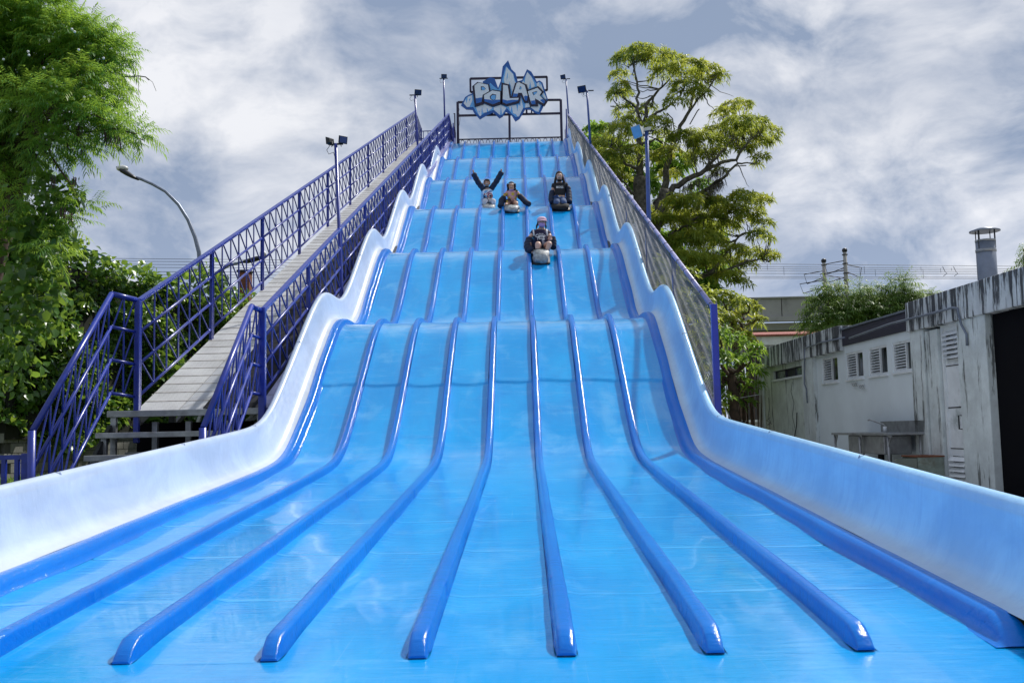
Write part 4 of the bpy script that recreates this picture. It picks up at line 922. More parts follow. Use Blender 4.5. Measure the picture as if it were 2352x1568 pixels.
def hedge_top(q): return 5.42-.02*q+.25*math.sin(q*.9)+.15*math.sin(q*2.3+1)
def creeper(root, a, b, n, ztop, zbot, dens, L, nor, thick, name='foliage', var0=0.0):
    a = np.array(a); b = np.array(b); ln = np.linalg.norm(b-a); q = rng.uniform(0, 1, n); zt_ = np.array([ztop(x*ln) for x in q]); zb2 = np.array([zbot(x*ln) for x in q])
    f = rng.uniform(0, 1, n)**.9; z = zt_-(zt_-zb2)*f
    bulge = thick*(.45+.3*np.sin(q*ln*1.7+z*1.3)+.2*np.sin(q*ln*4.1-z*2.9)+.15*np.sin(z*6.1+q*9)); bulge = np.clip(bulge, .05, 1.2)
    top = (f < .06); dpt = rng.uniform(0, 1, n); dpt = np.where(top, rng.uniform(-.6, 1, n), 1-.35*dpt**2)
    P = np.stack([a[0]+(b[0]-a[0])*q+nor[0]*bulge*dpt, a[1]+(b[1]-a[1])*q+nor[1]*bulge*dpt, z+rng.normal(0, .05, n)], 1)
    od = np.tile(np.array([nor[0], nor[1], .25]), (n, 1)); od[top] = np.array([nor[0]*.3, nor[1]*.3, 1.0])
    Ls = L*rng.uniform(.6, 1.25, n); V, F = leaf_cloud(P, od, Ls, Ls*.78)
    cl = .5+.5*np.sin(q*ln*2.1+z*1.1)*np.sin(q*ln*.7-z*2.3+1)
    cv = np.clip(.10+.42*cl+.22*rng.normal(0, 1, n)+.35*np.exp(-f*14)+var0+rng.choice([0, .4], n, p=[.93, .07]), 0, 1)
    return npmesh(name, V, F, M['leaf_ivy'], root, np.repeat(cv, 7))
hedge = thing('ivy_hedge', 'tall dark green creeper hedge covering the wall behind the walkway', 'hedge', (-8.5, 25, 0))
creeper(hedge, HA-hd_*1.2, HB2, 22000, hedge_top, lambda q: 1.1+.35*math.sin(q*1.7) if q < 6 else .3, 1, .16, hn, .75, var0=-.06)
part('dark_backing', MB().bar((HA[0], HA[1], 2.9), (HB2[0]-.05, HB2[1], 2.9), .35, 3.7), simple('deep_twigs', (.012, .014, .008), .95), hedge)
vine = thing('creeper', 'mass of big glossy creeper leaves hanging over the block wall at the left edge', 'creeper', (-11, 18.8, 0))
def vbot(q): return 2.05+.30*math.sin(q*1.9)+.18*math.sin(q*5.3)+.10*math.sin(q*11)+(.35*(q-5) if q > 5 else 0)
creeper(vine, WL+np.array((0, -.1)), HA+np.array((.6, -.3)), 13500, lambda q: 5.9+.4*math.sin(q*1.3), vbot, 1, .21, (.15, -.98), 1.0, var0=-.10)
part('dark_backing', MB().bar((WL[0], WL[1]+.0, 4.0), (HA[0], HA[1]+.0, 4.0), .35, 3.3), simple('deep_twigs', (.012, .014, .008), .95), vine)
ht = MB()
for i in range(26):
    p = WL+wd*rng.uniform(.5, 6.5); z0 = vbot(np.linalg.norm(p-WL))+.3; l_ = rng.uniform(.3, 1.1); pts = [(p[0]+rng.normal(0, .03)*k, p[1]-.45+rng.normal(0, .02), z0-l_*k/4) for k in range(5)]
    part('hanging_stem', MB().tube(pts, .008, 4), M['bark2'], vine)
# loose sprays of large dark leaves hanging against the sky in front of the tree
lo = [(at(x, y, Y=13.4), r) for x, y, r in ((95, 415, .22), (120, 470, .25), (80, 520, .28), (130, 530, .2), (40, 560, .35), (160, 445, .16), (60, 640, .4), (20, 720, .4), (60, 800, .35), (95, 700, .3), (10, 860, .3), (110, 610, .25))]
P = []; O = []
for c_, r_ in lo:
    n = int(75*(r_/.25)**1.5); u = rng.normal(0, .55, (n, 3)); P.append(c_+u*r_); O.append(unit(u+np.array([.2, -.8, .3])))
P = np.concatenate(P); O = np.concatenate(O); Ls = .135*rng.uniform(.6, 1.3, len(P)); V, F = leaf_cloud(P, O, Ls, Ls*.72)
npmesh('hanging_foliage', V, F, M['leaf_ivy'], vine, np.repeat(np.clip(rng.uniform(0, .7, len(P)), 0, 1), 7))

# ------------------------------------------------------------------ big feathery tree, upper left
ft = thing('feathery_tree', 'big drooping fine-leaved green tree filling the upper left corner', 'tree', (-7.8, 14.5, 0))
def L6(zx, zy, Y): return at(.403*zx, .403*zy, Y=Y)
cl = []
for zx, zy, r in ((60,60,.9),(200,90,.85),(330,130,.7),(110,240,.9),(260,270,.85),(400,240,.65),(520,220,.45),(590,200,.38),(610,280,.45),(690,320,.38),(720,310,.25),(480,340,.6),(600,400,.55),(660,430,.35),(60,420,.9),(220,430,.85),(360,470,.75),(520,500,.6),(620,540,.48),(680,590,.28),(100,600,.85),(280,620,.75),(430,640,.65),(560,650,.55),(660,690,.42),(750,740,.30),(810,765,.24),(850,800,.16),(50,780,.8),(220,790,.6),(360,830,.5),(600,770,.42),(690,790,.30),(470,850,.30),(40,920,.6),(150,950,.42),(300,880,.36),(430,860,.3),(0,100,.9),(-60,300,1.0),(-60,600,1.0),(-40,900,.8),(480,1150,.22),(540,1170,.2),(420,1230,.26),(330,1180,.24),(450,1270,.16),(400,1330,.16),(100,1050,.4),(30,1150,.45),(230,1330,.32),(130,1390,.4),(300,1420,.28),(60,1300,.4),(360,1450,.2)):
    Yc = 13.6+rnd.uniform(-1.0, 1.0); cl.append((L6(zx-(50 if zy < 720 else 30), zy, Yc), r*.74*Yc/14))
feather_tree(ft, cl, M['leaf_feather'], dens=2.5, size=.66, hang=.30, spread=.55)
hub = L6(40, 1250, 14.4); br = MB()
tr_ = MB(); limb(tr_, [(-8.2, 14.9, .2), (-8.0, 14.8, 1.8), tuple(hub)], .20, .15); part('trunk', tr_, M['bark2'], ft, True)
for i, (c_, r_) in enumerate(cl[:43]):
    j = L6(60+rnd.uniform(-40, 160), 700+rnd.uniform(-60, 250), 14.3)
    b_mb = MB(); limb(b_mb, [hub, j, (np.array(j)+c_)/2+np.array([0, 0, .2]), c_], .05, .008, .04, 5)
    part('branch', b_mb, M['bark2'], ft, True)
# dry pods and pale flower heads
pd = MB()
for zx, zy in ((440,740),(460,720),(590,760),(670,770),(680,800),(470,830),(430,1010),(300,1010),(360,1180),(380,1200),(620,780),(400,1220),(450,760)):
    for k in range(5):
        p = L6(zx+rnd.uniform(-14, 14), zy+rnd.uniform(-10, 10), 12.9); part('seed_pod', MB().bar(p, p+np.array([rnd.uniform(-.03, .03), 0, -.13]), .014, .005), M['pod'], ft)
for zx, zy in ((410,168),(425,182),(160,295),(165,315),(250,388),(292,492),(323,494),(260,765),(325,818),(590,333),(448,285),(97,764),(20,340),(514,545),(480,555),(210,870),(302,815)):
    part('flower_head', MB().ball(L6(zx, zy, 12.6), .017, 8, 6), M['print_white'], ft, True)
tw = MB(); tw.tube([L6(715, 437, 13.3), L6(740, 440, 13.2), L6(790, 434, 13.2), L6(830, 440, 13.2), L6(850, 458, 13.2)], .008, 5); part('bare_twig', tw, M['bark'], ft, True)
for q in (((790, 434), (788, 490), (792, 555)), ((840, 445), (870, 470), (890, 520))): part('bare_twig', MB().tube([L6(x, y, 13.2) for x, y in q], .003, 4), M['bark'], ft)

# ------------------------------------------------------------------ tall tree right of the slide
def T5(zx, zy, Y): return at(1320.7+.4394*zx, 57.4+.4394*zy, Y=Y)
tt = thing('tall_tree', 'tall spreading tree with layered olive crowns and mossy limbs behind the net fence', 'tree', (5.6, 34, 0))
tb = MB(); limb(tb, [(5.4, 34, -.1), (5.3, 34, 4), T5(350, 950, 34), T5(345, 800, 34)], .34, .24, .03, 10); part('trunk', tb, M['bark'], tt, True)
tb = MB(); limb(tb, [T5(400, 1150, 33.6), T5(440, 980, 33.6), T5(470, 860, 33.5)], .24, .17, .04, 9); part('trunk', tb, M['bark'], tt, True)
LM = [((345,800),(335,700),(335,620),(342,520),(325,440),(330,330),(300,200)), ((342,520),(400,480),(460,445),(520,400),(570,330)), ((360,510),(385,400),(440,340),(520,260)), ((470,860),(480,760),(500,650),(540,555),(600,450),(625,330),(650,270)),
 ((420,940),(520,850),(600,800),(680,760),(760,720),(840,700),(900,620),(960,560)), ((520,960),(640,890),(700,850),(770,800),(840,730),(900,720)), ((680,760),(740,690),(800,620),(880,540)), ((345,760),(270,730),(230,660),(180,640)), ((350,900),(300,880),(270,840),(230,790)),
 ((430,980),(560,1020),(640,1010),(760,1000),(880,960)), ((620,1330),(720,1290),(800,1180),(860,1100),(930,1080)), ((620,1330),(760,1290),(880,1240),(980,1220)), ((490,1100),(560,1060),(640,1030)), ((340,620),(420,600),(500,640)), ((325,440),(250,380),(220,340)), ((600,450),(700,330),(740,270))]
lpts = []
for i, L_ in enumerate(LM):
    Y0 = 34+rnd.uniform(-.3, .3); yy_ = Y0; pts = []
    for j, (x, y) in enumerate(L_): pts.append(T5(x, y, 34+(.9*((i*37) % 7-3)/3)*j/len(L_)))
    r0 = .68*(.20, .10, .11, .20, .20, .15, .10, .10, .09, .12, .10, .09, .09, .08, .06, .06)[i]; m_b = MB(); lpts += limb(m_b, pts, r0, .025, .022, 7); part('branch', m_b, M['bark'], tt, True)
TC = [(300,160,70),(250,190,50),(350,140,55),(410,170,75),(500,200,80),(590,230,80),(680,255,75),(745,280,50),(230,270,50),(240,330,45),(210,360,35),(580,330,70),(460,260,60),(640,360,55),(270,450,60),(380,440,45),(260,360,35),(530,400,45),(430,520,60),(460,570,40),
 (830,430,60),(880,420,40),(780,470,55),(860,520,75),(940,540,80),(1000,570,65),(1035,600,30),(740,560,65),(800,610,85),(690,620,75),(620,600,75),(560,590,60),(960,620,60),(970,690,40),(950,730,25),(880,650,50),(640,690,60),(730,680,55),(500,660,50),(160,620,65),(230,560,70),(290,590,60),(170,690,60),(250,720,65),(230,800,50),(190,760,40),(300,660,50),(420,700,50),(500,780,45),(760,770,35),(280,510,45),
 (560,930,80),(640,930,85),(720,950,85),(800,980,70),(870,900,60),(930,920,70),(985,930,45),(920,990,60),(980,1040,45),(600,1020,90),(700,1040,90),(780,1060,70),(520,1040,70),(640,1120,90),(560,1140,80),(720,1150,80),(880,1020,50),(960,1100,45),(1000,1120,30),(840,1180,55),(920,1200,65),(1000,1210,50),(1040,1210,25),(880,1260,50),(780,1240,60),(680,1240,80),(580,1220,80),(800,1320,60),(860,1350,45),(480,980,60),(450,1020,60),(430,960,40)]
tcl = [(T5(x, y, 34+rnd.uniform(-1.8, 1.8)), r*.4394/2286.7*34*1.36) for x, y, r in TC]
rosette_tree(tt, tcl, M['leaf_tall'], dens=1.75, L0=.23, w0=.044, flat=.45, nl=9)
lp = np.array([tuple(p) for p in lpts])
for c_, r_ in tcl:
    for k in range(3):
        e = np.array(c_)+rng.normal(0, .35, 3)*r_; dd = np.linalg.norm(lp-e, axis=1); j = lp[np.argmin(dd)]; m_b = MB(); limb(m_b, [j, (j+e)/2+np.array([0, 0, -.12]), e], .026, .007, .018, 4); part('twig', m_b, M['bark'], tt)
for q in (((215,430),(185,425)), ((240,440),(205,400),(185,355)), ((215,400),(222,360)), ((300,200),(350,110)), ((330,180),(372,95)), ((760,810),(830,740),(895,735)), ((520,560),(510,490),(480,460)), ((600,520),(640,450),(650,440))):
    part('twig', MB().tube([T5(x, y, 33.6) for x, y in q], .02, 5), M['bark'], tt)
# epiphyte fringe under the low limb
fr_ = []; 
for i in range(500):
    f = rng.uniform(0, 1); p = T5(680+(770-680)*f, 880+(800-880)*f, 33.8) if i % 2 else T5(560+230*f, 850-110*f, 33.7); fr_.append(p+rng.normal(0, .05, 3))
V, F = strips(np.array(fr_), rng.normal(0, 1, (500, 3))+np.array([0, 0, -1.2]), .35, .02, .3); npmesh('moss_fringe', V, F, M['bark'], tt, np.zeros(len(V)), kind='stuff')

# brighter trees and shrubs behind it
def shrub_tree(name, label, cx, cy, Y, clumps, m, dens=1.0, L0=.26, w0=.06, group=None, trunk=True, flat=.8, nl=8, cat='tree', jit_=1.0):
    base_ = at(cx, cy, Y=Y); r = thing(name, label, cat, (float(base_[0]), Y, 0), group)
    k = 2286.7/Y; cc = [(at(x, y, Y=Y+rnd.uniform(-jit_, jit_)), rr_/k) for x, y, rr_ in clumps]
    rosette_tree(r, cc, m, dens=dens*(Y/34)**-.2, L0=L0, w0=w0, flat=flat, nl=nl)
    if trunk:
        m_b = MB(); limb(m_b, [(base_[0], Y, -.1), (base_[0]+.1, Y, base_[2]*.5), tuple(base_)], .16, .09); part('trunk', m_b, M['bark2'], r, True)
        for c_, _ in cc[::2]:
            m_b = MB(); limb(m_b, [tuple(base_), (np.array(base_)+c_)/2, c_], .06, .02, .05, 5); part('branch', m_b, M['bark2'], r)
    return r
shrub_tree('bright_tree', 'bright green tree top showing just above the net fence rail', 1390, 420, 40, [(1362,300,22),(1385,300,20),(1365,330,26),(1395,335,26),(1420,350,30),(1380,365,25),(1440,390,40),(1480,430,40),(1420,400,30),(1500,350,35),(1530,400,40),(1560,380,35)], M['leaf_bright'], 1.5, .34, .10)
shrub_tree('leafy_tree', 'bright green leafy tree behind the lower branches of the tall tree', 1600, 640, 38, [(1560,560,45),(1600,520,35),(1640,540,30),(1540,600,45),(1590,620,50),(1640,600,35),(1650,640,40),(1600,670,50),(1550,650,40),(1630,690,40),(1560,700,40),(1510,560,40),(1500,620,40),(1670,610,22),(1640,470,20),(1610,430,25),(1530,470,30),(1480,500,35)], M['leaf_bright'], 1.3, .34, .09)
shrub_tree('shrub', 'yellow-green loose shrub beside the far end of the concrete building', 1690, 760, 27, [(1660,690,35),(1695,700,30),(1640,720,30),(1715,725,28),(1670,740,35),(1735,745,20),(1745,735,12),(1700,770,25),(1720,700,16),(1740,710,10),(1650,770,30),(1715,790,25)], M['leaf_tall'], 1.8, .19, .06, 'shrubs behind the net fence', flat=.7)
shrub_tree('shrub', 'fresh green shrub right behind the near end of the net fence', 1680, 860, 22, [(1655,780,32),(1690,790,30),(1650,830,35),(1690,840,38),(1725,820,22),(1735,850,22),(1660,880,36),(1700,890,32),(1730,890,20),(1740,800,14),(1640,900,30),(1670,920,24),(1715,925,18)], M['leaf_bright'], 1.9, .20, .05, 'shrubs behind the net fence', flat=.85, jit_=.6)
shrub_tree('shrub', 'dark low shrub seen through the netting of the slide fence', 1590, 860, 24, [(1540,700,40),(1580,740,45),(1560,790,45),(1610,800,45),(1590,850,50),(1620,880,45),(1600,920,45),(1640,940,35),(1530,650,40),(1500,620,35),(1560,640,40),(1600,690,40),(1620,740,35)], M['leaf_tall'], 1.2, .22, .06, 'shrubs behind the net fence', flat=.9)
# cane stems
cane = thing('cane_clump', 'clump of thin upright brown stems at the corner of the concrete building', 'plant', tuple(at(1715, 940, Y=23.5)[:2])+(0,))
for i in range(46):
    p = at(rnd.uniform(1672, 1746), 985, Y=rnd.uniform(22.9, 24)); h_ = rnd.uniform(1.0, 2.0); q = p+np.array([rnd.uniform(-.12, .12), 0, h_+1-p[2]])
    part('stem', MB().tube([(p[0], p[1], 0), tuple((p+q)/2+np.array([rnd.uniform(-.03, .03), 0, 0])), tuple(q)], .012, 4), M['bark2'], cane)
cw = thing('low_wall', 'low concrete wall behind the stems beside the building', 'wall', tuple(at(1700, 965, Y=26)[:2])+(0,))
part('wall', MB().box((7.3, 26, .55), (6.0, .2, 1.1)), M['conc_far'], cw); part('coping', MB().box((7.3, 26, 1.13), (6.1, .28, .06)), M['white_paint'], cw)
gp = thing('braced_post', 'thin pale steel post with two braces between slide and stems', 'post', tuple(at(1652, 965, Y=22)[:2])+(0,))
a = at(1652, 895, Y=22); b = at(1654, 968, Y=22)
part('post', MB().tube([a, b], .02, 6), M['white_paint'], gp)
for dx in (-22, 30): part('brace', MB().tube([at(1653, 915, Y=22), at(1652+dx, 968, Y=22)], .014, 5), M['white_paint'], gp)
part('wire', MB().tube([at(1636, 918, Y=22), at(1690, 915, Y=22), at(1748, 905, Y=22)], .006, 4), M['white_paint'], gp)

# small feathery trees above the building
sm = [((1900,735,[(1890,700,30),(1920,690,26),(1880,730,25),(1930,725,30),(1905,665,22),(1960,710,28),(1865,750,18),(1950,745,30),(1900,755,28)]), 'feathery young tree rising in front of the viaduct parapet'),
      ((2010,730,[(1990,690,26),(2020,680,28),(2010,715,30),(2040,710,28),(1985,735,30),(2050,740,28),(2020,750,30),(1975,665,14),(1970,720,24)]), 'middle feathery young tree above the dark roof flashing'),
      ((2080,700,[(2070,655,20),(2055,675,22),(2082,680,24),(2105,690,20),(2128,685,14),(2060,705,26),(2095,715,28),(2075,640,8),(2120,700,16),(2070,740,25)]), 'rightmost feathery young tree touching the black streaked parapet')]
for (cx, cy, q), lab in sm:
    Y = 36; b = at(cx, cy, Y=Y); r = thing('young_tree', lab, 'tree', (float(b[0]), Y, 0), 'feathery young trees behind the building')
    feather_tree(r, [(at(x, y, Y=Y+rnd.uniform(-.6, .6)), rr_/2286.7*Y) for x, y, rr_ in q], M['leaf_far'], dens=1.7, size=1.35, pin=10, hang=.3, var0=.1, spread=.5)
    m_b = MB(); limb(m_b, [(b[0], Y, 0), (b[0]+.1, Y, 3), tuple(b)], .10, .05); part('trunk', m_b, M['bark2'], r, True)
    for x, y, rr_ in q:
        m_b = MB(); limb(m_b, [tuple(b-np.array([0, 0, .8])), tuple(at(x, y, Y=Y))], .03, .012, .04, 4); part('branch', m_b, M['bark2'], r)
eg = thing('tree_top', 'tiny green tree top at the right edge above the parapet', 'tree', tuple(at(2350, 600, Y=34)))
feather_tree(eg, [(at(2350, 570, Y=34), .10), (at(2346, 612, Y=34), .2), (at(2370, 590, Y=34), .25)], M['leaf_far'], dens=2.5, size=1.0, pin=8)
part('trunk', MB().tube([at(2356, 700, Y=34), at(2352, 570, Y=34)], .03, 5), M['bark2'], eg)

# ------------------------------------------------------------------ viaduct, masts, wires, tiled house, street lamps
vd = thing('viaduct', 'grey concrete rail viaduct with panelled parapet far behind the trees', 'viaduct', (20, 72, 0))
vz1 = at(1800, 685, Y=70)[2]; vz2 = at(1800, 727, Y=70)[2]; vz3 = at(1800, 738, Y=70)[2]; vz4 = at(1800, 757, Y=72)[2]
pw = 130*.76519/1.7415/2286.7*70
pm = MB().box((0, 0, (vz1+vz2)/2), (pw-.06, .25, vz1-vz2)).mesh('parapet_panel', M['conc_far'])
x0 = at(1737, 700, Y=70)[0]
for i in range(-24, 26): inst('parapet_panel', pm, (x0+(i+.5)*pw, 70, 0), vd)
part('parapet_core', MB().box((20, 70.2, (vz1+vz2)/2-.05), (150, .14, vz1-vz2-.2)), M['mortar'], vd)
part('coping', MB().box((20, 69.95, vz1+.04), (150, .4, .10)), M['conc_far'], vd)
part('deck_ledge', MB().box((20, 69.95, (vz2+vz3)/2), (150, .5, vz2-vz3)), M['conc_far'], vd)
part('deck', MB().box((20, 74.5, vz3-.3), (150, 8.0, .5)), M['conc_far'], vd)
part('girder', MB().box((20, 74, vz3-1.2), (150, 4.8, 1.9)), M['conc_far'], vd)
for X in (-46, -24, -2, 31, 48): part('pier', MB().box((X, 74, vz3/2-1), (1.8, 2.5, vz3-1.5)), M['conc_far'], vd)
def mast(lab, x, ytop, Y, r=.15):
    a = at(x, ytop, Y=Y); m_ = thing('catenary_mast', lab, 'mast', (float(a[0]), Y, float(vz1)), 'masts along the rail line')
    part('pole', MB().tube([(a[0], Y, vz3), tuple(a)], [r*1.1, r*.85], 10), M['conc_far'], m_, True)
    for k, dz in enumerate((.25, .9, 1.6, 2.1, 2.6)): part('clamp', MB().tube([(a[0], Y, a[2]-dz), (a[0], Y, a[2]-dz-.06)], r*1.35, 10), M['dark_metal'], m_)
    part('insulator', MB().ball((a[0], Y, a[2]+.03), (.2, .2, .18)), M['dark_metal'], m_, True)
    for dz, l_ in ((1.2, -1.3), (1.9, -1.6), (1.5, 1.0)):
        part('arm', MB().tube([(a[0], Y, a[2]-dz), (a[0]+l_, Y, a[2]-dz-.45), (a[0]+l_*1.15, Y, a[2]-dz+.25), (a[0], Y, a[2]-dz+.5)], .035, 5), M['dark_metal'], m_)
    return a
mast('shorter concrete catenary mast left of the pair above the viaduct', 1892, 600, 73)
mast('taller concrete catenary mast of the pair above the viaduct', 1940, 576, 71)
wr = thing('overhead_wires', 'thin overhead wires crossing the sky above the viaduct', 'wires', (15, 72, 12))
for k, (y1, y2) in enumerate(((606, 612), (612, 618), (617, 622), (622, 626), (628, 630), (635, 637), (639, 640))):
    a = at(1700, y1, Y=72); b = at(2400, y2, Y=72); d_ = b-a
    part('wire', MB().tube([a+d_*f for f in (-2.6, -1.6, -1, 0, .33, .5, 1, 1.5)], .016, 4), M['cable'], wr)
for x, ya, yb in ((1762, 607, 620), (1800, 612, 632), (1985, 612, 628), (2010, 618, 634), (2060, 616, 626), (2115, 613, 622), (2120, 618, 640), (2160, 616, 626), (2185, 615, 622), (1975, 616, 640)):
    part('dropper', MB().tube([at(x, ya, Y=72), at(x+1, yb, Y=72)], .012, 4), M['cable'], wr)
for x in (2165, 2190):
    part('jumper', MB().tube([at(x+d1, y, Y=72) for d1, y in ((0, 612), (6, 624), (10, 628), (2, 634))], .02, 4), M['cable'], wr)
th = thing('tiled_house', 'low white house with red tiled roof below the viaduct', 'house', (12.5, 46, 0))
ra = at(1700, 764, Y=46); rb = at(1940, 766, Y=46); zt3 = float(ra[2]); zb3 = float(at(1800, 771, Y=46)[2])
part('roof', MB().add([(ra[0], 45.6, zb3), (rb[0], 45.6, zb3), (rb[0], 49, zb3+.42), (ra[0], 49, zb3+.42), (ra[0], 45.6, zb3-.04), (rb[0], 45.6, zb3-.04), (rb[0], 49, zb3+.36), (ra[0], 49, zb3+.36)], [(0, 1, 2, 3), (7, 6, 5, 4), (0, 4, 5, 1), (1, 5, 6, 2), (2, 6, 7, 3), (3, 7, 4, 0)]), M['tile'], th)
tl = MB()
for i in range(60): 
    X = ra[0]+.04+i*(rb[0]-ra[0]-.08)/59; tl.tube([(X, 45.55, zb3+.015), (X, 49, zb3+.44)], .035, 5)
part('tile_rows', tl, M['tile'], th, kind='stuff')
part('fascia', MB().box(((ra[0]+rb[0])/2, 45.75, zb3-.24), (rb[0]-ra[0]-.2, .1, .38)), M['white_paint'], th)
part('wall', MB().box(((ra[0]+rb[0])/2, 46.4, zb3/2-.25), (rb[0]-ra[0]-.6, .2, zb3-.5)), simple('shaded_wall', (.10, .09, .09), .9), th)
part('roof', MB().bar(at(1720, 795, Y=44), at(1762, 812, Y=44), .8, .1), M['tile'], th)
# street lamp with curved arm
sl1 = thing('street_lamp', 'grey street lamp with a long curved arm above the ivy hedge', 'street lamp', tuple(at(462, 700, Y=33)[:2])+(0,))
pts = [at(x, y, Y=33) for x, y in ((463, 760), (461, 640), (457, 580), (448, 545), (432, 505), (410, 470), (380, 440), (350, 423), (325, 412), (313, 408))]
part('pole', MB().tube(pts, [.085, .075, .07, .065, .06, .055, .05, .05, .05, .05], 10), M['flue'], sl1, True)
pts = [at(x, y, Y=33) for x, y in ((318, 413), (305, 406), (292, 398), (280, 391), (268, 384))]
hd2 = part('lamp_head', MB().tube(pts, [.05, .11, .15, .15, .05], 12, flat=.6), M['dark_metal'], sl1, True)
part('lamp_bowl', MB().ball(at(281, 387, Y=33), (.21, .16, .11)), simple('frosted_bowl', (.62, .62, .58), .3), hd2, True)
sl2 = thing('street_lamp', 'grey street lamp seen through the outer walkway railing', 'street lamp', tuple(at(510, 690, Y=36)[:2])+(0,))
part('pole', MB().tube([at(x, y, Y=36) for x, y in ((500, 800), (500, 640), (504, 622), (525, 610), (560, 600))], [.08, .07, .06, .05, .05], 10), M['flue'], sl2, True)
part('lamp_head', MB().tube([at(x, y, Y=36) for x, y in ((556, 602), (568, 600), (590, 594), (607, 590))], [.06, .14, .15, .07], 10, flat=.6), M['dark_metal'], sl2, True)
part('photocell', MB().ball(at(604, 583, Y=36), (.13, .13, .12)), M['print_white'], sl2, True)
rp = thing('rusty_post', 'square rusty brown post standing above the ivy behind the walkway', 'post', tuple(at(565, 690, Y=32)[:2])+(0,))
a = at(563, 626, Y=32); part('post', MB().box((a[0], 32, a[2]/2), (.36, .36, a[2])), M['rust'], rp); part('cap', MB().box((a[0], 32, a[2]+.03), (.44, .44, .07)), M['dark_metal'], rp)
gr = thing('green_railing', 'sloping green metal railing seen above the hedge at the left', 'railing', tuple(at(190, 570, Y=26)))
for dy in (0, 26): part('rail', MB().tube([at(75, 523+dy, Y=26), at(165, 560+dy*.9, Y=26), at(238, 588+dy*.8, Y=26)], .03, 6), M['green_rail'], gr)
for i in range(12):
    f = i/11; part('baluster', MB().tube([at(75+163*f, 523+65*f, Y=26), at(75+163*f, 549+59*f, Y=26)], .014 if i % 3 else .03, 5), M['green_rail'], gr)

# ------------------------------------------------------------------ people
from mathutils.bvhtree import BVHTree
def skin_obj(name, J, E_, m, parent, sub=2, grow=0.0, label=None, only=None):
    names = [k for k in J if only is None or k in only]; ix = {k: i for i, k in enumerate(names)}
    org = Vector(ORG[parent.name]) if parent else Vector((0, 0, 0))
    me = bpy.data.meshes.new(name); me.from_pydata([Vector(J[k][0])-org for k in names], [(ix[a], ix[b]) for a, b in E_ if a in ix and b in ix], [])
    tmp = bpy.data.objects.new('tmp', me); C.objects.link(tmp); tmp.modifiers.new('s', 'SKIN'); 
    for i, k in enumerate(names): r = J[k][1]; r = (r, r) if not isinstance(r, tuple) else r; me.skin_vertices[0].data[i].radius = (r[0]+grow, r[1]+grow)
    me.skin_vertices[0].data[0].use_root = True
    s = tmp.modifiers.new('u', 'SUBSURF'); s.levels = sub; s.render_levels = sub
    dg = bpy.context.evaluated_depsgraph_get(); ev = tmp.evaluated_get(dg); nm = bpy.data.meshes.new_from_object(ev)
    bpy.data.objects.remove(tmp); nm.name = name; nm.materials.clear(); nm.materials.append(m)
    for p in nm.polygons: p.use_smooth = True
    o = bpy.data.objects.new(name, nm); C.objects.link(o)
    if parent: o.parent = parent; ORG[o.name] = tuple(org)
    if label: o['label'] = label
    return o
EDG = [('pelvis','belly'),('belly','chest'),('chest','neck'),('neck','headL'),('headL','headM'),('headM','headT'),
 ('chest','shL'),('shL','elL'),('elL','wrL'),('wrL','haL'),('chest','shR'),('shR','elR'),('elR','wrR'),('wrR','haR'),
 ('pelvis','hipL'),('hipL','knL'),('knL','anL'),('anL','toL'),('pelvis','hipR'),('hipR','knR'),('knR','anR'),('anR','toR')]
for h_ in 'LR':
    for f in range(5): EDG.append(('ha'+h_, 'fi%s%d' % (h_, f)))
def contact(x, y, y0):
    best = None
    for Y in np.arange(y0-1.6, y0+1.2, .01):
        p = at(x, y, Y=Y); d = p[2]-zs(Y)
        if best is None or abs(d) < best[0]: best = (abs(d), Y, p)
    return best[1]
def puffed(name, pts, r, root, m, rings=6):
    P = [Vector(p) for p in pts]; out_ = []; rr_ = []; L = [0]
    for i in range(1, len(P)): L.append(L[-1]+(P[i]-P[i-1]).length)
    N = rings*5
    for i in range(N+1):
        s = L[-1]*i/N; j = max(k for k in range(len(L)) if L[k] <= s+1e-9); j = min(j, len(P)-2); f = (s-L[j])/(L[j+1]-L[j])
        out_.append(P[j].lerp(P[j+1], f)); rr_.append(r*(1+.13*abs(math.sin(math.pi*i/5))-.06+.05*rnd.uniform(-1, 1)))
    rr_[0] *= .8; rr_[-1] *= .82
    for _ in range(2): out_ = [out_[0]]+[(out_[i-1]+out_[i]*2+out_[i+1])/4 for i in range(1, len(out_)-1)]+[out_[-1]]
    return part(name, MB().tube(out_, rr_, 12), m, root, True)
def print_on(shirt, polys, conv, Y, m, name='print', lift=.006, parent=None):
    """flat print pressed on to a garment: polygons given on the photo, dropped on to the cloth"""
    org = Vector(ORG[shirt.name]); bv = BVHTree.FromObject(shirt, bpy.context.evaluated_depsgraph_get())
    bm = bmesh.new()
    for q in polys:
        vs = [bm.verts.new(at(*conv(x, y), Y=Y)) for x, y in q]
        try: bm.faces.new(vs)
        except Exception: pass
    bmesh.ops.triangulate(bm, faces=bm.faces[:]); bmesh.ops.subdivide_edges(bm, edges=bm.edges[:], cuts=1, use_grid_fill=True)
    me = bpy.data.meshes.new(name); bm.to_mesh(me); bm.free()
    for v in me.vertices:
        o_ = Vector(EYE)-org; d = (v.co-Vector(EYE)).normalized(); h = bv.ray_cast(o_, d)
        if h[0] is not None: v.co = h[0] - d*lift
        else: v.co = v.co-org
    me.materials.append(m); o = bpy.data.objects.new(name, me); C.objects.link(o); o.parent = shirt; ORG[o.name] = tuple(org); return o
